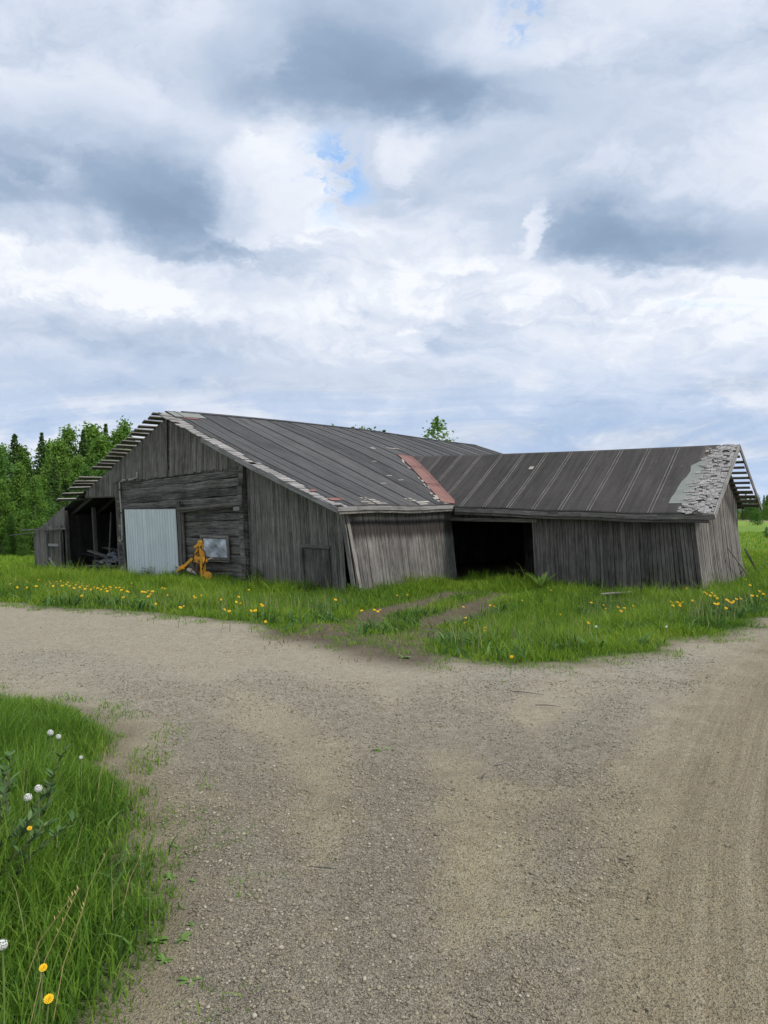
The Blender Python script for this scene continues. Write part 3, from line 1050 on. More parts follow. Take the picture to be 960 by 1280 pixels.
ltilt = lambda q, z: -(1 - (6.87 - q) / 6.87) * (.03 + .085 * max(z + .5, 0)) + .05
mb = MB()
logwall(mb, lambda q, z, o: P(-o + .02, LB0 + q, z), LB1 - LB0, 3.3, tilt=ltilt)
for k in range(15):                         # cross-cut log ends at both corners
    for bb in (LB0 + .10, LB1 - .16):
        zz = -.6 + k * .265
        tz = ltilt(bb - LB0, zz)
        mb.bar(P(-.105 - random.uniform(0, .05), bb, zz + tz), P(.1, bb, zz + tz), .20, .255)
mb.face([P(.06, LB0, -.9), P(.06, LB1, -.9), P(.06, LB1, 3.3), P(.06, LB0, 3.3)], r=0)
logs = bp(mb.build('log_wall', W_LOG))
mb = MB()
logwall(mb, lambda q, z, o: P(q, LB1 - .02 + o, z), 19.0, 3.2)
logs2 = bp(mb.build('log_wall', W_LOG))
# board gable above the logs: feet follow the tilted top log
mb = MB()
gzb = lambda q: 3.03 + ltilt(6.87 * q, 3.0)
boards(mb, (-.10, LB0 - .02), (-.10, LB1 + .35), lambda q: min(gzb(q), zmain(-.1, LB0 + (LB1 + .35 - LB0) * q) - .2),
       lambda q: zmain(-.1, LB0 - .02 + (LB1 + .37 - LB0) * q) - .085, (-1, 0), (.12, .18), skip=lambda q: .510 < q < .523, jit=.04)
bp(mb.build('gable_boards', W_PLANK))
mb = MB()
mb.face([P(-.06, LB0, 3.0), P(-.06, LB1, 3.0), P(-.06, BR, 4.85)], r=0)
mb.bar(P(-.12, pix(212, 580)[0], 3.0), P(-.12, pix(212, 580)[0], 3.35), .12, .03, up=(V[0], V[1], 0))
bp(mb.build('gable_backing', W_DARK))
# white sliding door
d0, zt_ = pix(219.5, 636.5, -.2); d1, _ = pix(155.5, 638, -.2)
mb = MB()
n = int((d1 - d0) / .145) * 4
prev = None
zbot = -.62
for i in range(n + 1):
    b = d0 + (d1 - d0) * i / n
    ridge = (i % 4)
    a = -.20 - (.045 if ridge in (1, 2) else 0.0)
    if abs((b - d0) / (d1 - d0) - .62) < .014: a += .05
    q = (P(a, b, zbot - .10 * (b - d0) / 3 + .02 * math.sin(b * 3)), P(a, b, zt_ + .0))
    if prev:
        L = q[1].z - q[0].z
        mb.face([prev[0], q[0], q[1], prev[1]], [(0, i * .05), (0, i * .05 + .05), (L, i * .05 + .05), (L, i * .05)], .5)
    prev = q
wd = bp(mb.build('sliding_door', DOORW))
wd['label'] = 'white corrugated metal sliding door'
mb = MB()
mb.bar(P(-.165, d0 + .03, zt_ - .1), P(-.165, d1 - .03, zt_ - .1), .03, .12)
mb.bar(P(-.165, d0 + .03, -.3), P(-.165, d1 - .03, -.3), .03, .12)
mb.bar(P(-.165, d0 + .06, zt_), P(-.165, d0 + .06, -.6), .1, .03, up=(V[0], V[1], 0))
mb.bar(P(-.165, d1 - .06, zt_), P(-.165, d1 - .06, -.6), .1, .03, up=(V[0], V[1], 0))
mb.build('door_frame', W_DARK, wd)
# door posts
mb = MB()
pb, pz = pix(221.5, 628, -.2)
mb.bar(P(-.19, pb - .06, 2.05), P(-.19, pb - .06, -.75), .15, .07, up=(V[0], V[1], 0))
bp(mb.build('door_post', W_DARK))
mb = MB()
pb, pz = pix(226.5, 642, -.16)
mb.bar(P(-.15, pb, 1.72), P(-.15, pb, -.75), .15, .05, up=(V[0], V[1], 0))
bp(mb.build('door_post', W_PLANK))
mb = MB()
pb, pz = pix(153.0, 642, -.16)
mb.bar(P(-.17, pb, 1.8), P(-.17, pb, -.75), .13, .06, up=(V[0], V[1], 0))
bp(mb.build('door_post', W_LOG))
mb = MB()
r0, rz0 = pix(222, 637.5, -.22); r1, rz1 = pix(303, 630, -.22)
mb.bar(P(-.22, r0, rz0 + .03), P(-.22, r1, rz1 + .03), .07, .10)
mb.bar(P(-.20, r0, rz0 - .06), P(-.20, r1 + .4, rz1 - .05), .03, .06)
rail = bp(mb.build('door_rail', W_DARK))
m1 = MB()
c0, cz = pix(292, 635.5, -.27); c1, _ = pix(299, 635.5, -.27)
m1.bar(P(-.27, c0, cz - .01), P(-.27, c1, cz), .04, .11)
m1.build('rail_end', W_LIGHT, rail)
# window: frame and crumpled plastic pane
w0, wz0 = pix(285.5, 701, -.16); w1, wz1 = pix(249.5, 669, -.16)
g0, gz0 = pix(282.5, 697.5, -.16); g1, gz1 = pix(253, 673, -.16)
mb = MB()
mb.bar(P(-.15, w0, wz0 + .05), P(-.15, w1, wz0 + .02), .05, .09)
mb.bar(P(-.15, w0, wz1 - .03), P(-.15, w1, wz1 - .03), .05, .08)
for bb in (w0 + .045, w1 - .045):
    mb.bar(P(-.148, bb, wz0), P(-.148, bb, wz1), .09, .05, up=(V[0], V[1], 0))
mb.bar(P(-.18, w0 - .05, wz0 - .03), P(-.18, w1, wz0 - .05), .09, .035)
win = bp(mb.build('window', W_PLANK))
mb = MB()
N = 14
def crump(i, j):
    b = g0 + (g1 - g0) * i / N; z = gz0 + (gz1 - gz0) * j / N
    s = math.sin((b * 1.0 + z * 1.3) * 9) * .014 + math.sin((b - z) * 6 + 1) * .008
    return P(-.142 - s - .008, b, z)
for i in range(N):
    for j in range(N):
        mb.face([crump(i, j), crump(i + 1, j), crump(i + 1, j + 1), crump(i, j + 1)], r=.5)
mb.build('pane', PANE, win, smooth=True)
# pale conduit that drops from the gable and ends in a hook
pts = []
for px_, py_ in ((171, 590), (171.5, 596.5), (166, 599), (153, 600.5), (149.5, 603), (149.5, 612), (151.5, 640), (152, 668), (151.5, 675), (149, 677), (147.5, 674), (148.5, 671.5)):
    b, z = pix(px_, py_, -.24)
    pts.append(P(-.24, b, z))
mb = MB(); mb.tube(pts, .026, 8)
pipe = bp(mb.build('conduit', PIPE, smooth=True))
m1 = MB()
for px_, py_ in ((149.5, 612), (151.5, 641), (160, 599.8)):
    b, z = pix(px_, py_, -.22); m1 = MB(); m1.bar(P(-.26, b - .06, z), P(-.26, b + .06, z), .05, .05); m1.build('clamp', IRON, pipe)

# --- left lean-to: open bay and the little board shed at its end
mb = MB()
boards(mb, (-.02, LB1 + .05), (-.02, 13.1), cst(2.28), und(0, LB1 + .05, 13.1), (-1, 0), (.13, .19), jit=.015)
bp(mb.build('bay_boards', W_PLANK))
mb = MB()
mb.bar(P(0.02, LB1 + .16, 2.3), P(0.02, LB1 + .16, -1.0), .16, .10, up=(V[0], V[1], 0))
bp(mb.build('bay_post', W_DARK)); mb = MB()
mb.bar(P(0.02, 14.72, 1.75), P(0.02, 14.72, -1.1), .14, .12, up=(V[0], V[1], 0))
bp(mb.build('bay_post', W_DARK)); mb = MB()
mb.bar(P(0.9, 14.2, 1.9), P(0.9, 14.2, -1.1), .12, .12, up=(V[0], V[1], 0))
bp(mb.build('bay_post', W_DARK))
mb = MB()
mb.bar(P(.04, LB1, 2.30), P(.04, 13.2, 2.30), .10, .12)
bp(mb.build('bay_beam', W_DARK))
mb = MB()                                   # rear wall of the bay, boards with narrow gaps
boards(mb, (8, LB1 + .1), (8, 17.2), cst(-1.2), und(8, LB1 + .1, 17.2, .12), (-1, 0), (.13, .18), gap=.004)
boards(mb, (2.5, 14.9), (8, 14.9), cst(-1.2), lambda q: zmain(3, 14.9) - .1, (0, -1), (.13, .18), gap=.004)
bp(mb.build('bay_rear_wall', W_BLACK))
mb = MB()
boards(mb, (-.10, 14.85), (-.10, 17.25), cst(-1.2), lambda q: min(zmain(0, 14.85 + 2.4 * q) - .03, 1.18 - .1 * q), (-1, 0), (.14, .22), jit=.05)
boards(mb, (-.06, 14.7), (-.06, 16.9), lambda q: 1.0, lambda q: max(1.02, zmain(0, 14.7 + 2.2 * q) - .05), (-1, 0), (.14, .2))
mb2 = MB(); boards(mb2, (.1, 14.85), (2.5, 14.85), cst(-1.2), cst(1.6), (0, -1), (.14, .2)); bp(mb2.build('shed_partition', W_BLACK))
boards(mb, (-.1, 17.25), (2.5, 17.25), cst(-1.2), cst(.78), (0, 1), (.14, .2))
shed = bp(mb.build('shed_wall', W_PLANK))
s0_, sz = pix(74, 664, -.14); s1_, _ = pix(60, 664, -.14)
mb = MB()
boards(mb, (-.15, s0_), (-.15, s1_), cst(-1.1), cst(sz), (-1, 0), (.12, .17), gap=.012)
sd = bp(mb.build('shed_door', W_DARK))
m1 = MB()
m1.bar(P(-.20, s0_ + .05, .38), P(-.20, s1_ - .05, .38), .03, .11)
m1.build('door_brace', W_LIGHT, sd); m1 = MB()
m1.bar(P(-.20, s0_ + .05, -.75), P(-.20, s1_ - .05, -.15), .03, .11)
m1.build('door_brace', W_LIGHT, sd)
m1 = MB()
for bb in (s0_ - .06, s1_ + .06):
    m1.bar(P(-.19, bb, 1.05), P(-.19, bb, -1.1), .12, .04, up=(V[0], V[1], 0))
bp(m1.build('door_post', W_DARK))
mb = MB()
mb.bar(P(-.30, 14.3, 1.05), P(-.28, 17.9, .95), .10, .05)
mb.bar(P(-.25, 17.0, .84), P(-.25, 18.9, .70), .14, .03)
bp(mb.build('shed_beam', W_PLANK))

# --- wing walls
OP0, OP1 = -.12, -2.93
mb = MB()
wt = lambda b: zwing(5.2, b) - .09
zt_w = lambda q: wt(-2.95 + (-7.5 + 2.95) * q)
boards(mb, (5.2, -2.95), (5.2, -7.54), cst(-.9), zt_w, (-1, 0), (.075, .12), shift=lambda q: (-.06 - .14 * max(0, q - .7) / .3, -.26 * max(0, q - .7) / .3))
mb.face([P(5.25, -2.95, -.9), P(5.25, -7.5, -.9), P(5.25, -7.5, 1.55), P(5.25, -2.95, 1.6)], r=0)
mb.face([P(5.25, -7.48, -.9), P(10.0, -7.48, -.9), P(10.0, -7.48, 1.6), P(7.6, -7.48, 3.4), P(5.25, -7.48, 1.6)], r=0)
bp(mb.build('plank_wall', W_DARK))
mb = MB()
boards(mb, (5.2, .1), (5.2, -2.95), cst(1.50), lambda q: wt(-3 * q), (-1, 0), (.10, .16), jit=.006)
bp(mb.build('lintel_boards', W_DARK))
mb = MB()
mb.bar(P(5.13, .05, 1.47), P(5.13, -3.1, 1.44), .05, .11)
mb.bar(P(5.22, -2.98, 1.5), P(5.20, -2.98, -.8), .12, .08, up=(V[0], V[1], 0))
bp(mb.build('opening_frame', W_PLANK))
mb = MB()                                   # splayed end wall
boards(mb, (5.2, -7.52), (7.6, -7.52), cst(-.9), lambda q: zwing(5.2 + 2.4 * q, -7.5) - .08, (0, -1), (.085, .13), curve=.24, gap=.010, shift=lambda q: (-.20 * (1 - q), 0))
boards(mb, (7.6, -7.52), (10.05, -7.52), cst(-.9), lambda q: zwing(7.6 + 2.45 * q, -7.5) - .08, (0, -1), (.085, .13), curve=.22, gap=.010, shift=(.06, 0))
bp(mb.build('end_plank_wall', W_PLANK))
mb = MB()
boards(mb, (10.05, -.1), (10.05, -7.5), cst(-.9), lambda q: zwing(10.05, -7.4 * q) - .09, (1, 0), (.11, .16), gap=.004)
bp(mb.build('rear_plank_wall', W_DARK))
mb = MB()                                   # inner boarding that closes off the middle house
boards(mb, (.3, LB0 + .1), (19, LB0 + .1), cst(-.9), cst(3.0), (0, -1), (.2, .3), gap=.003)
bp(mb.build('inner_wall', W_DARK))

# ------------------------------------------------------------------ loose things around the barn
def gz(x, y): return float(height(x, y))


# orange tractor implement: A-frame with arms, ram and spade foot
def at_wall(px_, py_, a): 
    b, z = pix(px_, py_, a); return P(a, b, z)

base = at_wall(246, 716, -.7)
imp = empty('tractor_implement', (base.x, base.y, gz(base.x, base.y)))
tag(imp, 'rusty orange tractor implement with A-frame and arms standing below the small window', 'tractor implement')
io = imp.location.copy()
def ipart(name, mat, fn):
    m1 = MB(); fn(m1)
    return m1.build(name, mat, imp, origin=io)
T = lambda x, y, a=-.7: at_wall(x, y, a)
def right_leg(m):
    m.bar(T(250.5, 679), T(251.6, 700), .085, .12, up=(V[0], V[1], 0)); m.bar(T(251.6, 699), T(252.6, 722), .11, .13, up=(V[0], V[1], 0))
    m.bar(T(252.5, 697, -.8), T(256, 703, -.8), .14, .05)
ipart('upright', ORANGE, right_leg)
def left_leg(m):
    m.bar(T(249, 680, -.55), T(244.5, 692, -.5), .07, .09, up=(V[0], V[1], 0)); m.bar(T(244.5, 691, -.5), T(243.5, 701, -.45), .09, .09, up=(V[0], V[1], 0))
    m.bar(T(243.5, 684, -.72), T(250, 680, -.72), .09, .08)
ipart('upright', ORANGE, left_leg)
ipart('top_hook', ORANGE, lambda m: m.tube([T(247, 681), T(248, 677.5), T(250, 677), T(251.5, 679)], .05, 8))
ipart('cross_bar', ORANGE, lambda m: (m.bar(T(237.5, 699.5), T(254.5, 703), .08, .09), m.bar(T(244, 697, -.5), T(253, 699, -.6), .08, .08)))
ipart('arm', ORANGE, lambda m: (m.bar(T(239, 699), T(229, 708.5), .07, .09), m.bar(T(229, 708), T(219.5, 714.5), .11, .12, taper=.5), m.bar(T(224, 708.5, -.8), T(227, 712, -.8), .14, .05)))
ipart('foot', ORANGE, lambda m: (m.tube([T(255.5, 720, -.62), T(258.5, 719.5, -.82)], .115, 12), m.bar(T(255.5, 716), T(257.5, 726), .13, .06, up=(V[0], V[1], 0))))
ipart('lever', STEEL, lambda m: m.bar(T(255, 701), T(264, 697.5), .05, .05))
ipart('ram', STEEL, lambda m: (m.tube([T(234, 712.5), T(239, 714.5)], .075, 10), m.tube([T(239, 714.5), T(245, 717.5)], .045, 10)))
ipart('hose', RUBBER, lambda m: m.tube([T(246, 690, -.8), T(241, 694, -.9), T(239, 703, -.9), T(243, 712, -.85)], .018, 6))
ipart('hose', RUBBER, lambda m: m.tube([T(249, 684, -.82), T(255, 690, -.95), T(255.5, 700, -.95), T(251, 712, -.85)], .018, 6))
for qx, qy in ((250.7, 683), (251.4, 697), (252, 706), (252.5, 717), (240, 700), (247, 701.5)):
    ipart('bolt', IRON, lambda m: m.tube([T(qx, qy, -.74), T(qx, qy, -.80)], .028, 6))
ipart('brace', RUST, lambda m: (m.bar(T(247, 703), T(244, 717), .12, .08, up=(V[0], V[1], 0)), m.bar(T(241, 702), T(242, 714), .06, .06, up=(V[0], V[1], 0))))

# timber and a crumpled tarpaulin dumped in the open bay
tp = P(.8, 12.6, 0); tz = gz(tp.x, tp.y)
tim = empty('timber_pile', (tp.x, tp.y, tz))
tag(tim, 'heap of dark old boards dumped in the open left bay', 'timber pile')
for k in range(13):
    m1 = MB()
    a0 = random.uniform(.2, 1.4); b0 = random.uniform(10.9, 12.6)
    m1.bar(P(a0, b0, tz + .15 + k * .05), P(a0 + random.uniform(-.4, .4), b0 + random.uniform(1.2, 2.2), tz + .12 + k * .055 + random.uniform(-.1, .25)), .17, .05)
    m1.build('board', W_BLACK if k % 3 else W_DARK, tim, origin=tim.location)
mb = MB()
n = 14
def tarpt(i, j):
    x = i / n - .5; y = j / n - .5
    h = .62 * math.exp(-(x * x * 5 + y * y * 7)) + .05 * math.sin(x * 17 + y * 5) + .04 * math.sin(y * 23 - x * 9)
    return P(.6 + y * .9, 12.45 + x * 1.1, tz + .30 + h * .75)
for i in range(n):
    for j in range(n):
        mb.face([tarpt(i, j), tarpt(i + 1, j), tarpt(i + 1, j + 1), tarpt(i, j + 1)], r=.5)
o = mb.build('tarpaulin', TARP, smooth=True, origin=None)
tag(o, 'crumpled grey tarpaulin lying over boards in the open bay', 'tarpaulin')
for (a0, b0, a1, b1, lab) in ((1.3, 13.6, .9, 13.3, 'thin pale pole propped upright in the open bay, left one'),
                              (1.6, 11.9, 1.3, 11.6, 'thin pale pole propped upright in the open bay beside the log corner')):
    mb = MB(); mb.tube([P(a1, b1, -.9), P((a0 + a1) / 2, (b0 + b1) / 2 + .03, .4), P(a0, b0, 1.7)], [.045, .04, .03], 7)
    tag(mb.build('pole', W_PLANK), lab, 'pole')
# props at the far right corner
mb = MB(); p_ = P(10.1, -7.7, .55); q_ = P(10.35, -8.05, -.35); mb.bar(p_, q_, .05, .05)
tag(mb.build('prop', W_DARK), 'short dark timber prop leaning on the rear corner of the wing', 'prop')
mb = MB(); mb.bar(P(7.6, -7.80, .65), P(9.9, -7.95, -.50), .028, .028)
tag(mb.build('stick', W_PLANK), 'long thin stick leaning across the splayed end wall', 'stick')

X, Y, Z = ground(770, 744, .14)
mb = MB(); mb.bar((-.36, .08, .10), (.36, -.08, .17), .16, .03)
o = mb.build('plank', W_BARE); o.location = (X, Y, Z + .06)
tag(o, 'short pale plank lying in the grass before the wing wall', 'plank')

# ------------------------------------------------------------------ grass
def blade_mesh(name, x, y, z, h, w, mat, bend=.45, seg=3, rnd=None, flop=None):
    n = len(x)
    ang = rng.uniform(0, 2 * np.pi, n)
    dirx, diry = np.cos(ang), np.sin(ang)
    yaw = rng.uniform(0, 2 * np.pi, n)
    sx, sy = np.cos(yaw), np.sin(yaw)
    bd = np.abs(rng.normal(bend, bend * .5, n)) if flop is None else flop
    vs = np.zeros((n, 2 * seg + 1, 3)); 
    tt = np.linspace(0, 1, seg + 1)
    for k, q in enumerate(tt):
        off = h * bd * q * q
        zz = z + h * q * (1 - .35 * np.minimum(bd, 1.2) * q * q)
        ww = w * (1 - q ** 1.6) * .5 * (1 if k else .8)
        cx = x + dirx * off; cy = y + diry * off
        if k < seg:
            vs[:, 2 * k] = np.stack([cx - sx * ww, cy - sy * ww, zz], -1)
            vs[:, 2 * k + 1] = np.stack([cx + sx * ww, cy + sy * ww, zz], -1)
        else:
            vs[:, 2 * seg] = np.stack([cx, cy, zz], -1)
    tr = []
    for k in range(seg - 1):
        a = 2 * k
        tr += [(a, a + 1, a + 3), (a, a + 3, a + 2)]
    tr.append((2 * seg - 2, 2 * seg - 1, 2 * seg))
    tr = np.array(tr)
    tris = (tr[None] + (np.arange(n) * (2 * seg + 1))[:, None, None]).reshape(-1, 3)
    if rnd is None: rnd = rng.uniform(0, 1, n)
    return np_mesh(name, vs.reshape(-1, 3), tris, mat, {'rnd': np.repeat(rnd, 2 * seg + 1)}, smooth=True)


def grass_mat(name, stops, trans=.46):
    m, t = material(name)
    r = t.attr('rnd')
    big = t.noise(t.pos(), .8, 4, .6)
    f = t.add(t.mul(r, .8), t.mul(t.sub(big, .5), .7))
    c = t.ramp(f, stops)
    t.finish(c, .6, None, .25, trans=trans)
    return m


G_VERGE = grass_mat('verge_grass', [(0.0, (.058, .130, .016)), (.30, (.140, .265, .020)), (.62, (.255, .380, .034)), (.84, (.33, .41, .06)), (1.0, (.44, .38, .18))])
G_NEAR = grass_mat('long_grass', [(0.0, (.055, .120, .018)), (.35, (.125, .25, .026)), (.72, (.23, .37, .045)), (.90, (.32, .38, .09)), (1.0, (.45, .39, .21))])
G_DRY = grass_mat('dry_grass', [(0, (.16, .12, .06)), (.6, (.28, .22, .12)), (1, (.38, .31, .19))])


def scatter(x0, x1, y0, y1, dens, test):
    n = int((x1 - x0) * (y1 - y0) * dens)
    x = rng.uniform(x0, x1, n); y = rng.uniform(y0, y1, n)
    # frustum, with a margin for other viewpoints
    k = np.abs(x) < (y + 1.2) * .62 + .8
    x, y = x[k], y[k]
    d = test(x, y)
    keep = rng.uniform(0, 1, len(x)) < sm(d)
    return x[keep], y[keep]


def inside_barn(x, y):
    rx, ry = x - CX, y - CY
    a = rx * V[0] + ry * V[1]; b = rx * U[0] + ry * U[1]
    m1 = (a > .05) & (a < 19.2) & (b > .05) & (b < 17.2)
    m2 = (a > 5.3) & (a < 10) & (b > -7.4) & (b <= .05)
    return m1 | m2


def verge_density(x, y):
    g = field(x, y)
    d = np.clip(g + .05, 0, .45) / .45
    return np.where(inside_barn(x, y) | (sdist(VERGE, x, y) < -.2), 0, d)


xs, ys = [], []
for (y0, y1, dens) in ((7.4, 11, 1500), (11, 15, 1050), (15, 24, 620)):
    x, y = scatter(-18, 16, y0, y1, dens, verge_density); xs.append(x); ys.append(y)
x = np.concatenate(xs); y = np.concatenate(ys)
g = field(x, y)
clump = vnoise(x, y, 1.6, 21); clump2 = vnoise(x, y, .5, 22)
h = (.06 + .25 * np.clip(g / 1.3, 0, 1)) * (.35 + 1.15 * clump ** 1.3) * (.70 + .6 * clump2) * rng.uniform(.55, 1.35, len(x)) + .05 * sm((y - 13) / 4)
h = h * np.where(rng.uniform(0, 1, len(x)) < .03, 1.6, 1.0)
rx, ry = x - CX, y - CY
w = rng.uniform(.007, .014, len(x)) * (1 + (y - 8) * .05)
rn = np.clip(rng.uniform(.05, .80, len(x)) + (clump2 - .5) * .35 + (vnoise(x, y, .9, 25) - .5) * .45 + np.where(g < .25, .13, 0) + (rng.uniform(0, 1, len(x)) < .03) * .3, 0, 1)
tag(blade_mesh('verge_grass', x, y, height(x, y) - .02, h, w, G_VERGE, .5, 3, rn), 'green verge grass between the gravel road and the barn', 'grass', kind='stuff')

# meadow further off, broad sparse blades that break up the turf
xs, ys = [], []
for (x0, x1, y0, y1, dens) in ((-34, -8, 22, 48, 60), (8, 34, 17, 40, 110), (14, 50, 40, 80, 14)):
    n = int((x1 - x0) * (y1 - y0) * dens)
    xx = rng.uniform(x0, x1, n); yy = rng.uniform(y0, y1, n)
    k = (verge_density(xx, yy) > .5) & (np.abs(xx) < yy * .72 + 3)
    xs.append(xx[k]); ys.append(yy[k])
x = np.concatenate(xs); y = np.concatenate(ys)
h = (.10 + .22 * vnoise(x, y, .6, 31)) * rng.uniform(.6, 1.3, len(x))
tag(blade_mesh('meadow_grass', x, y, height(x, y) - .02, h, rng.uniform(.02, .05, len(x)) * (1 + y * .012), G_VERGE, .45, 2,
               np.clip(rng.uniform(.3, .9, len(x)), 0, 1)), 'bright meadow grass beyond the barn', 'grass', kind='stuff')

# long grass of the near corner
def patch_density(x, y):
    return np.clip(np.where(sdist(PATCH, x, y) > -.35, field(x, y) + .08, 0), 0, .40) / .40 * np.where(y < 8, 1, .5)


x, y = scatter(-5.5, -.5, 1.0, 7.6, 5200, patch_density)
g = field(x, y)
clump = vnoise(x, y, 3.2, 41); c2 = vnoise(x, y, 1.1, 42)
h = (.05 + .37 * np.clip(g / .75, 0, 1)) * (.5 + .85 * clump) * (.7 + .55 * c2) * rng.uniform(.5, 1.3, len(x))
h = h * (1 - .55 * sm((y - 4.6) / 1.6))
rn = np.clip(rng.uniform(.05, .84, len(x)) + (c2 - .5) * .35 + np.where(g < .2, .16, 0) + (rng.uniform(0, 1, len(x)) < .035) * .35, 0, 1)
tag(blade_mesh('roadside_grass', x, y, height(x, y) - .015, h, rng.uniform(.004, .0105, len(x)), G_NEAR, .42, 4, rn),
    'long lush grass in the near left corner of the road fork', 'grass', kind='stuff')
# seed stalks and dead culms standing above the grass
xs, ys = [], []
for (x0, x1, y0, y1, dens) in ((-16, 15, 8, 17.5, 26), (-5, -.8, 1.8, 7.2, 60)):
    xx, yy = scatter(x0, x1, y0, y1, dens, lambda a_, b_: np.clip(field(a_, b_) * 1.5 - .2, 0, 1) * ~inside_barn(a_, b_) * (vnoise(a_, b_, .8, 91) > .35)); xs.append(xx); ys.append(yy)
x = np.concatenate(xs); y = np.concatenate(ys)
G_STALK = grass_mat('seed_stalk', [(0, (.16, .20, .07)), (.5, (.30, .30, .13)), (1, (.40, .34, .20))], .3)
tag(blade_mesh('seed_stalks', x, y, height(x, y), rng.uniform(.30, .55, len(x)) * np.where(y < 8, .9, 1), np.where(y < 8, .004, .009) * rng.uniform(.7, 1.3, len(x)), G_STALK, .22, 3), 'thin straw-coloured seed stalks standing above the grass', 'grass', kind='stuff')
# broad-leaved herbs low among the grass
xs, ys = [], []
for (x0, x1, y0, y1, dens) in ((-16, 15, 8, 18, 90), (-5, -.8, 1.8, 7.2, 260)):
    xx, yy = scatter(x0, x1, y0, y1, dens, lambda a_, b_: np.clip(field(a_, b_) * 1.5 + .1, 0, 1) * ~inside_barn(a_, b_) * (vnoise(a_, b_, 1.4, 93) > .45)); xs.append(xx); ys.append(yy)
x = np.concatenate(xs); y = np.concatenate(ys)
G_HERB = grass_mat('herb_green', [(0, (.045, .11, .025)), (.5, (.085, .18, .035)), (1, (.17, .25, .06))], .25)
tag(blade_mesh('broad_herbs', x, y, height(x, y) + .02, rng.uniform(.12, .30, len(x)) * np.where(y < 7.5, .55, 1), rng.uniform(.02, .045, len(x)) * np.where(y < 7.5, .42, 1), G_HERB, .9, 4), 'broad-leaved herbs scattered low in the grass', 'herbs', kind='stuff')
# sparse short turf creeping onto the gravel
def creep(x, y):
    g = field(x, y)
    t_ = np.clip(1 - np.abs(g + .14) / .42, 0, 1) * (vnoise(x, y, 4, 51) > .52) * .75
    return np.where(inside_barn(x, y), 0, t_)
xs, ys = [], []
for (x0, x1, y0, y1, dens) in ((-5, .2, 2, 8, 2000), (-9, 8, 6.8, 14.5, 1000)):
    xx, yy = scatter(x0, x1, y0, y1, dens, creep); xs.append(xx); ys.append(yy)
x = np.concatenate(xs); y = np.concatenate(ys)
tag(blade_mesh('creeping_turf', x, y, height(x, y) - .005, rng.uniform(.025, .09, len(x)), rng.uniform(.004, .009, len(x)) * (1 + y * .05), G_NEAR, .9, 2,
               np.clip(rng.uniform(.2, 1.0, len(x)), 0, 1)), 'sparse short turf creeping over the gravel edge', 'grass', kind='stuff')
# trampled dry stalks in the ruts and a withered patch by the wing
def rutd(x, y):
    return np.clip(1.1 - np.minimum(pdist(RUT1, x, y), pdist(RUT2, x, y)) / .5, 0, 1) * .6
x, y = scatter(-3, 4, 8, 17, 160, rutd)
sx_, sy_, _ = ground(770, 748)
nd = 700
x = np.concatenate([x, sx_ + rng.normal(0, .42, nd)]); y = np.concatenate([y, sy_ + rng.normal(0, .22, nd)])
hh = np.concatenate([rng.uniform(.03, .10, len(x) - nd), rng.uniform(.12, .34, nd)])
tag(blade_mesh('dry_grass', x, y, height(x, y), hh, np.full(len(x), .014), G_DRY, 1.2, 2), 'withered straw-coloured grass trampled in the ruts and by the wing', 'grass', kind='stuff')

# ------------------------------------------------------------------ loose gravel
def stone_proto():
    t_ = (1 + 5 ** .5) / 2
    v = np.array([(-1, t_, 0), (1, t_, 0), (-1, -t_, 0), (1, -t_, 0), (0, -1, t_), (0, 1, t_), (0, -1, -t_), (0, 1, -t_), (t_, 0, -1), (t_, 0, 1), (-t_, 0, -1), (-t_, 0, 1)], float)
    v /= np.linalg.norm(v[0])
    f = np.array([(0, 11, 5), (0, 5, 1), (0, 1, 7), (0, 7, 10), (0, 10, 11), (1, 5, 9), (5, 11, 4), (11, 10, 2), (10, 7, 6), (7, 1, 8), (3, 9, 4), (3, 4, 2), (3, 2, 6), (3, 6, 8), (3, 8, 9), (4, 9, 5), (2, 4, 11), (6, 2, 10), (8, 6, 7), (9, 8, 1)])
    return v, f


sv, sf = stone_proto()
def stone_field(name, x, y, s, mat):
    n = len(x)
    v = sv[None] * rng.uniform(.65, 1.25, (n, 12, 1))
    sc = np.stack([rng.uniform(.7, 1.3, n), rng.uniform(.6, 1.1, n), rng.uniform(.4, .75, n)], -1)
    v = v * sc[:, None] * s[:, None, None]
    a = rng.uniform(0, 2 * np.pi, n)
    c_, s_ = np.cos(a)[:, None], np.sin(a)[:, None]
    vx = v[..., 0] * c_ - v[..., 1] * s_; vy = v[..., 0] * s_ + v[..., 1] * c_
    zz = height(x, y)
    zz = zz + np.where(field(x, y) < 0, (vnoise(x, y, 1.1, 8) - .5) * .035 + (vnoise(x, y, 3.7, 9) - .5) * .018 + windrow(x, y) * .02 + np.where(brown_w(x, y) > 0, .003, 0), 0)
    out = np.stack([vx + x[:, None], vy + y[:, None], v[..., 2] + (zz + s * .22)[:, None]], -1)
    tris = (sf[None] + (np.arange(n) * 12)[:, None, None]).reshape(-1, 3)
    return np_mesh(name, out.reshape(-1, 3), tris, mat, {'rnd': np.repeat(rng.uniform(0, 1, n), 12)})


def stone_mat():
    m, t = material('loose_stone')
    r = t.attr('rnd')
    c = t.ramp(r, [(0, (.10, .088, .064)), (.35, (.19, .165, .115)), (.65, (.28, .245, .17)), (.92, (.36, .32, .23)), (1.0, (.50, .46, .38))])
    n = t.noise(t.pos(), 120, 4, .7)
    c = t.mix(.35, c, t.ramp(n, [(.3, (.09, .08, .06)), (.7, (.36, .32, .24))]))
    t.finish(c, .9, None, .2)
    return m


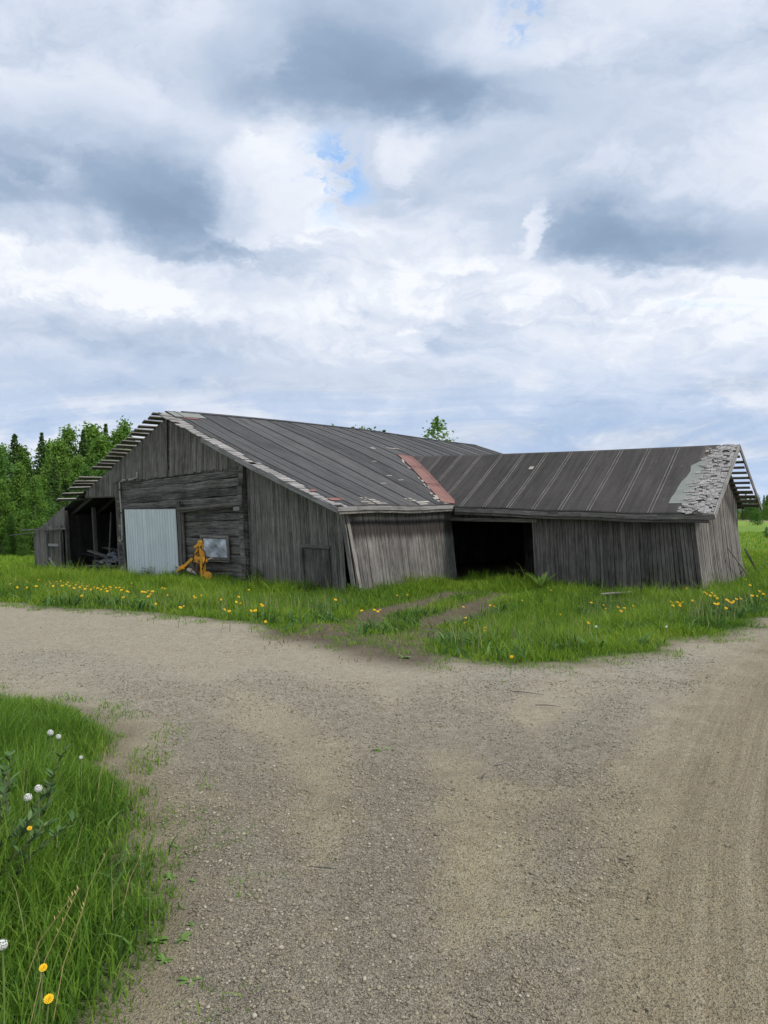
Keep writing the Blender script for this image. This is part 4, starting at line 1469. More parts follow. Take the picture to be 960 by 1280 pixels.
STONE = stone_mat()
def roadd(x, y):
    g = field(x, y)
    wl = brown_w(x, y)
    pat = np.clip((vnoise(x, y, .8, 61) * .5 + vnoise(x, y, 2.4, 62) * .3 + windrow(x, y) * .75 - .46) * 2.2, .10, 1)
    return np.where(g < -.02, pat * np.where(wl > .1, .55, 1.0), 0)
xs, ys = [], []
for (x0, x1, y0, y1, dens) in ((-1.6, 2.4, 1.6, 3.2, 9000), (-2.2, 3.2, 3.2, 4.8, 5500), (-4.2, 4.5, 4.8, 7.2, 2200), (-7, 6.5, 7.2, 11, 600)):
    xx, yy = scatter(x0, x1, y0, y1, dens, roadd); xs.append(xx); ys.append(yy)
x = np.concatenate(xs); y = np.concatenate(ys)
s = np.minimum(.0019 * np.exp(np.abs(rng.normal(0, .62, len(x)))) * (1 + (y - 2) * .13), .012)
tag(stone_field('loose_gravel', x, y, s, STONE), 'loose crushed gravel strewn over the road', 'gravel', kind='stuff')

# a few stones big enough to point at
stones = [(672, 385 + 600, 'flat'), ]
for (px_, py_, s_, lab) in ((491, 985, .022, 'dark grey stone lying alone in the middle of the gravel'),
                            (384, 1045, .020, 'flat pale grey stone on the gravel left of the middle'),
                            (286, 1128, .019, 'blue-grey stone on the gravel nearest the left grass edge'),
                            (330, 1235, .017, 'whitish round stone on the gravel near the bottom edge')):
    X, Y, Z = ground(px_, py_)
    v = sv * np.array([1.3, 1.0, .6]) * s_ * rng.uniform(.8, 1.2, (12, 1))
    o = np_mesh('stone', v, sf, STONE, {'rnd': np.full(12, rng.uniform(.3, .9))})
    o.location = (X, Y, Z + .006)
    tag(o, lab, 'stone')

for (px_, py_, L, ang, lab) in ((632, 958, .16, 12, 'short dry twig on the pale gravel right of the middle'), (605, 972, .10, 70, 'tiny forked twig on the gravel left of the short dry twig'),
                                (660, 868, .30, -28, 'long thin twig on the pale gravel before the grass island'), (685, 884, .22, -14, 'thin twig lying just below the long one on pale gravel'),
                                (420, 1092, .34, -16, 'dark bent twig pressed into the gravel left of the middle'), (535, 905, .26, 8, 'thin twig on the gravel behind the lone weed tuft')):
    X, Y, Z = ground(px_, py_)
    m1 = MB(); c_, s_ = math.cos(R(ang)) * L / 2, math.sin(R(ang)) * L / 2
    m1.tube([(-c_, -s_, .006), (-.1 * c_, -.1 * s_ + .01, .010), (c_, s_, .007)], [.004, .0045, .002], 5)
    o = m1.build('twig', W_DARK); o.location = (X, Y, Z + .006); tag(o, lab, 'twig')

# ------------------------------------------------------------------ dandelions
YEL = plain_mat('dandelion_yellow', (.78, .50, .012), .7, .15, 60)
PETS = plain_mat('seed_fluff', (.72, .72, .68), .95, .1, 80)
STEMM = plain_mat('flower_stem', (.13, .19, .05), .6, .2, 20)
LEAF = plain_mat('weed_leaf', (.10, .175, .032), .65, .4, 30)
DRYST = plain_mat('dry_stalk', (.40, .31, .13), .8, .3, 20)


def flower_head(mb, c, r, m=0, tilt=(0, 0)):
    c = Vector(c)
    nx_ = Vector((tilt[0], tilt[1], 1)).normalized()
    xx = nx_.cross(Vector((0, 1, 0))).normalized(); yy = nx_.cross(xx)
    for layer, (rr, up, np_) in enumerate(((1.0, .18, 14), (.72, .42, 11), (.4, .55, 7))):
        for k in range(np_):
            a0 = 2 * math.pi * (k + .1 + layer * .3) / np_; a1 = a0 + 2 * math.pi / np_ * .9
            am = (a0 + a1) / 2
            f = lambda a, q, u: c + (xx * math.cos(a) + yy * math.sin(a)) * (r * q) + nx_ * (r * u)
            mb.face([f(am, .05, 0), f(a0, rr * .85, up * .8), f(am, rr, up), f(a1, rr * .85, up * .8)], [(0, 0)] * 4, .5, m)


def seed_head(mb, c, r, m=0):
    c = Vector(c)
    rg = random.Random(5)
    for k in range(170):
        z = rg.uniform(-.85, 1); a = rg.uniform(0, 6.283); q = math.sqrt(1 - z * z)
        d = Vector((q * math.cos(a), q * math.sin(a), z))
        t1 = d.cross(Vector((.3, .2, .9))).normalized(); t2 = d.cross(t1)
        p = c + d * r * rg.uniform(.85, 1.0)
        s_ = r * .14
        mb.face([p - t1 * s_, p - t2 * s_, p + t1 * s_, p + t2 * s_], [(0, 0)] * 4, .5, m)
    for k in range(40):
        z = rg.uniform(-1, 1); a = rg.uniform(0, 6.283); q = math.sqrt(1 - z * z)
        d = Vector((q * math.cos(a), q * math.sin(a), z)) * r
        t1 = Vector((0, 0, 1)).cross(d).normalized() * r * .02
        mb.face([c - t1, c + t1, c + d + t1, c + d - t1], [(0, 0)] * 4, .5, m)


protos = []
for k in range(3):
    m1 = MB()
    tl = ((.25, -.55), (-.35, -.4), (.05, -.75))[k]
    m1.tube([(0, 0, -.30), (.01, 0, -.12), (0, 0, 0)], .004, 4, .5, 1)
    flower_head(m1, (0, 0, 0), .026, 0, tl)
    o = m1.build('dandelion', [YEL, STEMM]); protos.append(o)
px_list = [(8, 725), (12, 727), (13, 732), (20, 726), (24, 727), (21, 736), (33, 728), (35, 729), (34, 737), (45, 735), (48, 726),
           (58, 730), (62, 729), (64, 731), (66, 735), (70, 729), (73, 731), (76, 728), (78, 734), (80, 730), (83, 732), (85, 729), (88, 735), (90, 731),
           (92, 737), (95, 733), (97, 730), (99, 736), (102, 734), (104, 731), (106, 738), (109, 735), (112, 733), (114, 739), (117, 736), (119, 733),
           (122, 737), (124, 734), (127, 739), (129, 735), (132, 738), (134, 741), (137, 736), (139, 739), (142, 734), (145, 737), (147, 733), (150, 736),
           (152, 740), (155, 737), (158, 741), (161, 742), (154, 749), (102, 747), (165, 730), (162, 735), (178, 742), (182, 743), (185, 741), (188, 745), (191, 742), (185, 748), (203, 737), (206, 738), (209, 746), (194, 757),
           (242, 748), (245, 750), (251, 747), (225, 762), (229, 761), (276, 752), (280, 765), (286, 767), (295, 755), (298, 748), (300, 757), (311, 739),
           (313, 766), (316, 767), (319, 766), (327, 759), (329, 760), (331, 780), (418, 751), (452, 766), (467, 764), (472, 766), (475, 765), (420, 752),
           (496, 746), (509, 746), (580, 761), (582, 775), (581, 781), (612, 759), (618, 760), (606, 787), (606, 790), (653, 752), (666, 781), (683, 782), (701, 770), (689, 739), (735, 781),
           (755, 758), (757, 763), (739, 755), (773, 761), (781, 762), (777, 766), (791, 760), (788, 763), (839, 754), (842, 756), (845, 754), (848, 755), (851, 757), (853, 755), (841, 759), (850, 760),
           (858, 737), (866, 753), (881, 742), (884, 744), (888, 746), (890, 743), (893, 747), (896, 750), (894, 757), (898, 757), (909, 752), (912, 754), (915, 756), (918, 754), (921, 751), (895, 758), (908, 763),
           (925, 751), (932, 726), (940, 747), (946, 747), (954, 745), (949, 741), (955, 746), (640, 825), (938, 733), (951, 698), (944, 706), (934, 714), (955, 690), (941, 694), (948, 712), (957, 718), (932, 703), (950, 682), (940, 676), (956, 672)]
first = {}
DL = ['yellow dandelion in bloom among the verge grass before the left half of the barn', 'yellow dandelion in bloom in the grass island before the wing']
for i, (px_, py_) in enumerate(px_list):
    px_ += random.uniform(-.8, .8); py_ += random.uniform(-.5, .5)
    lift = .29 if py_ < 775 else .20
    X, Y, Z = ground(px_, py_, lift)
    k = i % 3
    if k in first: o = protos[k].copy(); col.objects.link(o)
    else: o = protos[k]; first[k] = 1
    o.location = (X, Y, Z + lift + .03)
    s_ = random.choice((.6, .75, .9, 1.0, 1.1)) * (1.0 + max(0, Y - 10) * .012)
    o.scale = (s_, s_, 1)
    o.rotation_euler = (random.uniform(-.15, .15), random.uniform(-.15, .15), random.uniform(-.6, .6))
    if px_ < 540: tag(o, DL[0], 'dandelion', 'dandelions on the verge left of the track')
    else: tag(o, DL[1], 'dandelion', 'dandelions on the verge right of the track')


def near_flower(px_, py_, lift, kind, lab, r=None, lean=0.0):
    X, Y, Z = ground(px_, py_, lift)
    e = empty('dandelion', (X - lean, Y, Z))
    m1 = MB(); m1.tube([(0, 0, -.02), (lean * .3, .01, lift * .5), (lean, 0, lift)], .0028, 6)
    m1.build('stem', STEMM, e, smooth=True)
    m1 = MB()
    if kind == 'seed': seed_head(m1, (lean, 0, lift + .005), r or .0185); m1.build('seed_head', PETS, e)
    else: flower_head(m1, (lean, 0, lift + .005), r or .021, 0, (.15, -.6)); m1.build('flower_head', YEL, e)
    tag(e, lab, 'dandelion')
near_flower(48, 987, .42, 'seed', 'white dandelion clock in the near left grass, higher of the close pair')
near_flower(35, 998, .40, 'seed', 'white dandelion clock in the near left grass, lower left of the close pair')
near_flower(63, 917, .40, 'seed', 'white dandelion clock at the back of the near left grass beside shrub twigs')
near_flower(73, 922, .38, 'seed', 'small half-blown dandelion clock at the back of the near left grass', .016)
near_flower(101, 948, .32, 'seed', 'tiny faint dandelion clock standing in the middle of the near left grass', .011)
near_flower(3, 1183, .40, 'seed', 'pale dandelion clock cut by the left edge of the picture', .016)
near_flower(54, 1212, .34, 'flower', 'yellow dandelion at the bottom left, upper of two beside dry stalks', .0125, .03)
near_flower(61, 1251, .30, 'flower', 'yellow dandelion at the bottom left, lower of two beside dry stalks', .0145, .03)
near_flower(37, 1037, .36, 'flower', 'small orange-yellow flower under the dark shrub at left', .011)
near_flower(745, 784, .26, 'seed', 'white dandelion clock on the grass island before the wing, left of two', .019)
near_flower(833, 784, .26, 'seed', 'white dandelion clock on the grass island before the wing, right of two', .017)

# ------------------------------------------------------------------ small plants
def leaf(mb, p, d, L, w, droop=.3, r=.5, m=0, fold=.15, n=4):
    """pointed leaf of n segments from p along d"""
    p = Vector(p); d = Vector(d).normalized()
    side = d.cross(Vector((0, 0, 1)))
    side = side.normalized() if side.length > .05 else Vector((1, 0, 0))
    up = side.cross(d)
    prev = None
    for k in range(n + 1):
        q = k / n
        c = p + d * (L * q) - Vector((0, 0, 1)) * (droop * L * q * q)
        ww = w * .5 * math.sin(math.pi * min(.08 + q * .92, 1.0)) ** .8
        a = c - side * ww + up * ww * fold; b = c + side * ww + up * ww * fold
        if prev:
            mb.face([prev[0], prev[1], b, a] if k < n else [prev[0], prev[1], c], [(0, 0)] * (4 if k < n else 3), r, m)
        prev = (a, b)


def rosette(n, L, w, seed):
    rg = random.Random(seed); m1 = MB()
    for k in range(n):
        a = rg.uniform(0, 6.283); e = rg.uniform(.25, .8)
        leaf(m1, (0, 0, .004), (math.cos(a), math.sin(a), e), L * rg.uniform(.6, 1.1), w * rg.uniform(.7, 1.2), rg.uniform(.3, .6), rg.random())
    return m1


wp = [rosette(11, .062, .017, k).build('weed', LEAF, smooth=True) for k in range(3)]
weeds = [(248, 1105, 1.0, 'leafy green weed on bare gravel, farthest from the left grass edge'), (245, 1160, .9, 'low weed with broad leaves on gravel below the leafy one'),
         (196, 1178, 1.0, 'flat weed sprawling on gravel beside the grass edge'), (229, 1176, .95, 'small weed with narrow leaves on gravel right of the sprawling one'),
         (205, 1202, .9, 'thin weed on gravel just below the sprawling one'), (238, 1228, 1.0, 'lowest weed on the gravel near the bottom edge'),
         (233, 1062, 1.1, 'topmost weed at the tip of the grass edge'), (212, 1098, 1.0, 'yellowish weed at the fringe of the near left grass'),
         (478, 940, 1.5, 'tuft of weeds growing alone in the middle of the gravel fork'), (492, 939, 1.2, 'small weed right beside the lone tuft in the gravel fork'),
         (388, 868, 1.6, 'low weed patch on the pale branch road before the barn'), (629, 853, 1.5, 'small weed on the pale gravel before the grass island'),
         (505, 823, 1.8, 'weed at the mouth of the right rut of the track')]
seen = set()
for i, (px_, py_, s_, lab) in enumerate(weeds):
    X, Y, Z = ground(px_, py_)
    k = i % 3
    o = wp[k] if k not in seen else wp[k].copy()
    if k in seen: col.objects.link(o)
    seen.add(k)
    o.location = (X, Y, Z); o.scale = (s_, s_, s_); o.rotation_euler = (0, 0, random.uniform(0, 6))
    tag(o, lab, 'weed', 'weeds on the gravel')

# fern-like plant at the barn opening
X, Y, Z = ground(676, 741, .0)
fern = empty('fern', (X, Y, Z))
tag(fern, 'pale green feathery fern growing at the right edge of the dark opening', 'fern')
FERN = grass_mat('fern_green', [(0, (.13, .24, .045)), (1, (.26, .38, .08))])
for k in range(44):
    m1 = MB()
    a = random.uniform(0, 6.283); L = random.uniform(.40, .72); o_ = random.uniform(.15, .70)
    pr = None
    r_ = random.random()
    for i in range(15):
        q = i / 14
        c = Vector((math.cos(a) * o_ * q ** 1.4 * L, math.sin(a) * o_ * q ** 1.4 * L, L * q * (1 - .2 * q)))
        if pr is not None:
            sd_ = Vector((-math.sin(a), math.cos(a), 0)); wl = .085 * (1 - q) ** .7 * (.5 + q) + .01
            for sg in (-1, 1):
                tip = c + sd_ * sg * wl + Vector((0, 0, .02))
                m1.face([pr, c, tip], [(0, 0)] * 3, r_)
        pr = c
    m1.build('frond', FERN, fern)


def bushlet(name, X, Y, Z, h, r, n, mat, seed, leafL=.08):
    rg = random.Random(seed)
    e = empty(name, (X, Y, Z))
    ms, ml = MB(), MB()
    for k in range(max(5, n // 9)):
        a = rg.uniform(0, 6.283); rr = r * rg.uniform(.1, 1); hh = h * rg.uniform(.6, 1.05)
        b0 = Vector((math.cos(a) * rr * .5, math.sin(a) * rr * .5, 0)); t0 = Vector((math.cos(a) * rr, math.sin(a) * rr, hh))
        ms.tube([b0, b0.lerp(t0, .5), t0], [.006, .005, .003], 5)
        for i in range(9):
            q = rg.uniform(.2, 1.0); c = b0.lerp(t0, q); aa = rg.uniform(0, 6.283)
            leaf(ml, c, (math.cos(aa), math.sin(aa), rg.uniform(-.1, .5)), leafL * rg.uniform(.6, 1.2), leafL * .5, .3, rg.random(), n=3)
    ms.build('stems', STEMM, e); ml.build('leaves', mat, e)
    return e


NETTLE = grass_mat('nettle_green', [(0, (.030, .075, .018)), (1, (.075, .15, .03))], .25)
nettles = [(322, 733, 'nettle clump at the foot of the plank wall right of the log corner', .65, .30), (216, 728, 'nettle clump hiding the foot of the white door', .55, .55),
           (120, 722, 'nettle clump before the heap in the open left bay', .55, .6), (88, 722, 'nettle clump beside the little shed door at far left', .6, .35),
           (285, 738, 'nettle clump below the small window beside the orange implement', .35, .5), (812, 742, 'nettle clump at the foot of the wing front wall', .5, .4),
           (845, 745, 'nettle clump near the outer corner of the wing', .4, .35), (745, 740, 'nettle clump in the middle of the wing front wall', .4, .35),
           (943, 728, 'dark bushy weeds behind the outer rear corner of the wing', .75, .7), (185, 724, 'nettle clump left of the white door foot', .45, .5),
           (445, 744, 'nettle clump below the leaning plank wall', .35, .35), (386, 742, 'nettle clump before the low dark hatch', .3, .35)]
for i, (px_, py_, lab, h_, r_) in enumerate(nettles):
    X, Y, Z = ground(px_, py_)
    tag(bushlet('nettle_clump', X, Y, Z - .02, h_, r_, 130, NETTLE, i, .11), lab, 'nettles', 'nettle clumps around the barn')

# willow shrub reaching in from the left edge
X, Y, Z = -1.70, 2.95, gz(-1.70, 2.95)
wil = empty('willow_shrub', (X, Y, Z))
tag(wil, 'dark leafy willow shrub with bare twigs reaching in at the left edge', 'shrub')
ms, ml = MB(), MB()
WLEAF = grass_mat('willow_leaf', [(0, (.045, .10, .030)), (.7, (.09, .17, .05)), (1, (.17, .24, .09))], .2)
BARK = plain_mat('twig_bark', (.085, .065, .045), .9, .3, 30)
rg = random.Random(9)
for k in range(13):
    a = rg.uniform(-1.5, 2.6); L = rg.uniform(.36, .66)
    d = Vector((math.cos(a) * rg.uniform(.2, .8), math.sin(a) * .5 + .2, rg.uniform(.7, 1.2))).normalized()
    b0 = Vector((rg.uniform(-.12, .05), rg.uniform(-.1, .5), .02))
    t0 = b0 + d * L; mid_ = b0.lerp(t0, .5) + Vector((0, 0, .04))
    ms.tube([b0, mid_, t0], [.004, .003, .0015], 5)
    for i in range(26):
        q = rg.uniform(.25, 1.02); c = b0.lerp(mid_, q * 2) if q < .5 else mid_.lerp(t0, q * 2 - 1)
        aa = rg.uniform(0, 6.283)
        leaf(ml, c, Vector((math.cos(aa), math.sin(aa), .4)) + d * .6, rg.uniform(.040, .075), .019, .15, rg.random(), n=3)
ms.build('stems', BARK, wil); ml.build('leaves', WLEAF, wil)

# dry stalks in the near corner
for (px_, py_, hgt, lx, lab) in ((30, 1275, .5, .16, 'bent dry stalk at the bottom left corner'), (62, 1262, .42, .10, 'dry stalk leaning right beside the yellow dandelions'),
                                 (95, 1140, .34, .12, 'tall dry grass stalk in the middle of the near left grass'), (150, 1120, .30, .10, 'dry stalk near the gravel edge of the near left grass'),
                                 (118, 1000, .40, .06, 'straight dry stalk beside the dandelion clocks'), (160, 985, .24, .02, 'brown sorrel stalk at the grass edge, left of two'),
                                 (170, 990, .22, .03, 'brown sorrel stalk at the grass edge, right of two'), (20, 1225, .40, .2, 'dry stalk lying slanted at the left edge')):
    X, Y, Z = ground(px_, py_, .1)
    m1 = MB()
    m1.tube([(0, 0, 0), (lx * .35, .02, hgt * .55), (lx, .03, hgt)], [.0017, .0014, .0009], 5)
    for k in range(10):
        q = .72 + .03 * k
        c = Vector((lx * (.35 + .65 * (q - .55) / .45), .03, hgt * q)); a = random.uniform(0, 6.28)
        leaf(m1, c, (math.cos(a) * .6, math.sin(a) * .6, 1), .016, .0035, 0, .5, n=2)
    o = m1.build('dry_stalk', DRYST); o.location = (X, Y, Z)
    tag(o, lab, 'stalk')

# ------------------------------------------------------------------ trees
def leaf_cloud(centers, size, rg_, flat=.0, outward=None, aspect=1.0):
    n = len(centers)
    d1 = rg_.normal(0, 1, (n, 3)); d1[:, 2] *= (1 - flat)
    d1 /= np.linalg.norm(d1, axis=1)[:, None]
    d2 = rg_.normal(0, 1, (n, 3)); d2 -= (d2 * d1).sum(1)[:, None] * d1
    d2 /= np.linalg.norm(d2, axis=1)[:, None]
    s_ = (size * rg_.uniform(.55, 1.25, n))[:, None]
    v = np.stack([centers - d1 * s_ * aspect, centers - d2 * s_ * .55, centers + d1 * s_ * aspect, centers + d2 * s_ * .55], 1)
    q = np.arange(n * 4).reshape(n, 4)
    return v.reshape(-1, 3), q


def crown_mat(name, stops):
    m, t = material(name)
    r = t.attr('rnd')
    ob = t.objrand()
    f = t.add(t.mul(r, .75), t.mul(ob, .25))
    c = t.ramp(f, stops)
    t.finish(c, .65, None, .2, trans=.40)
    return m


SPRUCE_M = crown_mat('spruce_needles', [(0, (.045, .095, .028)), (.6, (.095, .175, .042)), (1, (.16, .26, .06))])
BIRCH_M = crown_mat('birch_leaves', [(0, (.075, .165, .026)), (.5, (.14, .265, .040)), (1, (.23, .36, .07))])
ALDER_M = crown_mat('alder_leaves', [(0, (.050, .125, .026)), (.5, (.09, .195, .036)), (1, (.16, .28, .06))])
TRUNK_M = plain_mat('tree_bark', (.10, .085, .07), .95, .35, 8)
BTRUNK_M = plain_mat('birch_bark', (.42, .40, .37), .9, .5, 5)


def spruce(h, r, seed):
    rg_ = np.random.default_rng(seed)
    e = empty('spruce_tree')
    m1 = MB(); m1.tube([(0, 0, -.3), (0, 0, h * .5), (0, 0, h * .98)], [h * .018, h * .011, .01], 7)
    m1.build('trunk', TRUNK_M, e, smooth=True)
    cs = []; rv = []
    lv = int(h * 3.6)
    for i in range(lv):
        z = h * (.05 + .95 * (i + rg_.uniform(-.3, .3)) / lv)
        q = min(max((z - .05 * h) / (.95 * h), 0), 1)
        rad = r * (1 - q) ** .9 * rg_.uniform(.75, 1.15) + .02
        nb = int(5 + 6 * (1 - q))
        a0 = rg_.uniform(0, 6.28)
        for k in range(nb):
            a = a0 + 6.283 * k / nb + rg_.uniform(-.25, .25)
            L = rad * rg_.uniform(.65, 1.15)
            m_ = int(6 + L * 20)
            t_ = rg_.uniform(.15, 1, m_)
            br = rg_.uniform(.25, .9)
            c = np.stack([np.cos(a) * t_ * L, np.sin(a) * t_ * L, z - .35 * L * t_ + .12 * L * t_ * t_], -1)
            c += rg_.normal(0, (.07 + .05 * L) * (1.05 - .75 * q), c.shape) * np.array([1, 1, .55])
            cs.append(c); rv.append(np.clip(br + rg_.uniform(-.25, .25, m_), 0, 1))
    m_ = 1500                                # inner sprays fill the cone
    qq = rg_.uniform(0, 1, m_) ** 1.25; aa = rg_.uniform(0, 6.283, m_); rr_ = r * (1 - qq) ** .9 * np.sqrt(rg_.uniform(.1, .9, m_)) * .8 + .05
    cs.append(np.stack([np.cos(aa) * rr_, np.sin(aa) * rr_, h * (.06 + .93 * qq)], -1)); rv.append(rg_.uniform(.1, .8, m_))
    c = np.concatenate(cs); rv = np.concatenate(rv)
    v, q = leaf_cloud(c, .12, rg_, .4, aspect=1.1)
    np_mesh('crown', v, q, SPRUCE_M, {'rnd': np.repeat(rv, 4)}, parent=e)
    return e


def broadleaf(name, h, r, seed, mat, tm, lean=.0, base=.06, n_lobe=52, dens=210, size=.105, conic=.75):
    rg_ = np.random.default_rng(seed)
    e = empty(name)
    m1 = MB()
    m1.tube([(0, 0, -.3), (lean * .3, 0, h * .4), (lean, 0, h * .96)], [h * .014 + .02, h * .009 + .01, .01], 7)
    cs = []; rv = []
    for i in range(n_lobe):
        q = (i + rg_.uniform(0, 1)) / n_lobe
        z = h * (base + (1 - base) * q)
        prof = (math.sin(math.pi * min(q * .9 + .12, 1)) ** .7) * (1 - conic * q) if conic else math.sin(math.pi * (q * .9 + .07)) ** .6
        a = rg_.uniform(0, 6.283); rr = r * prof * rg_.uniform(.2, 1.0)
        c0 = np.array([math.cos(a) * rr + lean * z / h, math.sin(a) * rr, z])
        sp = r * (.20 + .22 * prof)
        m1.tube([(lean * z / h * .8, 0, max(z - rr * .9, .2)), tuple(c0)], [.025, .006], 4)
        m_ = int(dens * rg_.uniform(.6, 1.3) * (.5 + prof))
        c = c0 + rg_.normal(0, 1, (m_, 3)) * np.array([sp, sp, sp * .85]) * .72
        cs.append(c); rv.append(np.clip(rg_.uniform(.2, .8) + rg_.uniform(-.25, .25, m_), 0, 1))
    # leader
    m_ = 40
    t_ = rg_.uniform(0, 1, m_)
    c = np.stack([lean + rg_.normal(0, .10, m_) * (1.2 - t_), rg_.normal(0, .10, m_) * (1.2 - t_), h * (.92 + .12 * t_)], -1)
    cs.append(c); rv.append(rg_.uniform(.4, .9, m_))
    m1.build('trunk', tm, e, smooth=True)
    c = np.concatenate(cs); rv = np.concatenate(rv)
    v, q = leaf_cloud(c, size, rg_)
    np_mesh('crown', v, q, mat, {'rnd': np.repeat(rv, 4)}, parent=e)
    return e


SPR = [spruce(9.0, 1.9, 1), spruce(10.0, 2.1, 2), spruce(8.0, 1.85, 3)]
BIR = [broadleaf('birch_tree', 9.0, 1.7, 11, BIRCH_M, BTRUNK_M), broadleaf('birch_tree', 8.0, 1.5, 12, BIRCH_M, BTRUNK_M, .3), broadleaf('birch_tree', 6.5, 1.45, 13, BIRCH_M, BTRUNK_M, -.2, .05)]
ALD = [broadleaf('alder_tree', 8.5, 1.8, 14, ALDER_M, TRUNK_M, .1, .03), broadleaf('alder_tree', 5.5, 1.6, 15, ALDER_M, TRUNK_M, .0, .02, 30, 130, .10, .55)]
used = set()


def plant(kind, i, px_, dist, top_py, label, group, jitter=True):
    """tree whose tip stands at photo pixel (px_, top_py) at the given distance"""
    src = kind[i % len(kind)]
    h0 = {'spruce_tree': (9, 10, 8), 'birch_tree': (9.3, 8.3, 6.7), 'alder_tree': (8.8, 5.7)}[src.name.split('.')[0]][i % len(kind)]
    x_ = (px_ - 480) / 900 * dist
    z_ = gz(x_, dist)
    H = CAMZ + (640 - top_py) / 900 * dist - z_
    s_ = H / h0
    o = src if src.name not in used else copy_tree(src)
    used.add(src.name)
    o.location = (x_, dist, z_ - .1)
    k = random.uniform(.9, 1.15)
    o.scale = (s_ * k, s_ * k, s_)
    o.rotation_euler = (0, 0, random.uniform(0, 6.28))
    tag(o, label, kind_cat[src.name.split('.')[0]], group)
    return o


kind_cat = {'spruce_tree': 'spruce', 'birch_tree': 'birch', 'alder_tree': 'alder'}
front_trees = [  # kind, px, dist, top
    (BIR, 2, 44, 596), (ALD, -8, 47, 552), (SPR, 18, 56, 540), (BIR, 3, 60, 553), (ALD, 14, 45, 640), (SPR, 36, 50, 590), (BIR, 44, 43, 592), (SPR, 52, 58, 538),
    (BIR, 30, 62, 556), (ALD, 61, 46, 618), (SPR, 68, 49, 570), (BIR, 74, 56, 548), (BIR, 86, 60, 530), (SPR, 82, 52, 585), (ALD, 78, 44, 640), (BIR, 97, 50, 566),
    (SPR, 104, 58, 534), (BIR, 112, 60, 530), (ALD, 107, 48, 580), (SPR, 132, 62, 527), (BIR, 122, 54, 545), (ALD, 128, 50, 575), (BIR, 154, 60, 523), (BIR, 144, 57, 536),
    (ALD, 148, 52, 560), (SPR, 92, 50, 600), (ALD, 28, 42, 655), (ALD, 56, 43, 660), (SPR, 5, 52, 600), (BIR, 66, 64, 552), (SPR, -25, 50, 545), (BIR, -45, 52, 550), (ALD, -30, 45, 600), (SPR, -70, 55, 535), (ALD, 160, 60, 545),
    (ALD, 95, 44, 648), (BIR, 24, 47, 575), (BIR, 60, 52, 566), (ALD, 40, 45, 640), (SPR, 118, 56, 552), (ALD, 8, 42, 664), (ALD, 70, 42, 668), (ALD, -12, 43, 660), (SPR, 12, 49, 612), (SPR, 47, 47, 618)]
lab_t = {'spruce_tree': 'dark pointed spruce in the dense wood left of the barn', 'birch_tree': 'light green young birch in the dense wood left of the barn', 'alder_tree': 'mid green leafy alder in the dense wood left of the barn'}
for i, (kd, px_, di, tp_) in enumerate(front_trees):
    nm = kd[0].name.split('.')[0]
    plant(kd, i, px_, di + random.uniform(-1, 1), tp_, lab_t[nm], {'spruce_tree': 'spruces of the left wood', 'birch_tree': 'birches of the left wood', 'alder_tree': 'alders of the left wood'}[nm])
TALLB = broadleaf('birch_tree', 9.0, 1.15, 21, BIRCH_M, BTRUNK_M, -.5, .35, 26, 46, .12, .5)
x_ = (560 - 480) / 900 * 62
TALLB.location = (x_, 62, gz(x_, 62))
s_ = (CAMZ + (640 - 519) / 900 * 62 - gz(x_, 62)) / 9.4
TALLB.scale = (s_ * 1.75, s_ * 1.75, s_)
tag(TALLB, 'airy young birch rising alone above the roof valley', 'birch')
for i, (kd, px_, tp_, lab) in enumerate(((BIR, 416, 530, 'thin treetop just showing over the ridge, leftmost of the row'), (SPR, 441, 531, 'round dark treetop over the ridge, largest of the row'),
                                         (BIR, 459, 535, 'pale treetop peeping over the ridge, middle of the row'), (ALD, 467, 536, 'small dark treetop over the ridge beside the pale one'),
                                         (SPR, 480, 535, 'treetop over the ridge, rightmost of the row'))):
    plant(kd, i, px_, 66, tp_, lab, 'treetops behind the ridge')
# far tree line beyond the field on the right, and one bush nearer
for i in range(34):
    px_ = 895 + i * 6.5 + random.uniform(-2, 2)
    plant((SPR, BIR, ALD)[(i * 7) % 3], i, px_, 190 + random.uniform(-12, 22), random.uniform(613, 622), 'distant tree in the line beyond the green field at right', 'distant tree line at right')
plant(ALD, 1, 947, 120, 618, 'rounded bush standing before the distant tree line at right', None)
plant(ALD, 1, 958, 62, 657, 'small shrub standing alone in the green field at right', None)

# ------------------------------------------------------------------ sky, clouds and sun
SUN_EL, SUN_AZ = 52.0, 118.0            # azimuth clockwise from the viewing direction (+Y): behind right
sd = bpy.data.lights.new('sun', 'SUN')
sun = bpy.data.objects.new('sun', sd); col.objects.link(sun)
sd.energy = 2.4; sd.angle = R(10); sd.color = (1.0, .96, .90)
d = Vector((math.sin(R(SUN_AZ)) * math.cos(R(SUN_EL)), math.cos(R(SUN_AZ)) * math.cos(R(SUN_EL)), math.sin(R(SUN_EL))))
sun.rotation_euler = d.to_track_quat('Z', 'Y').to_euler()
sun.location = (10, -10, 30)

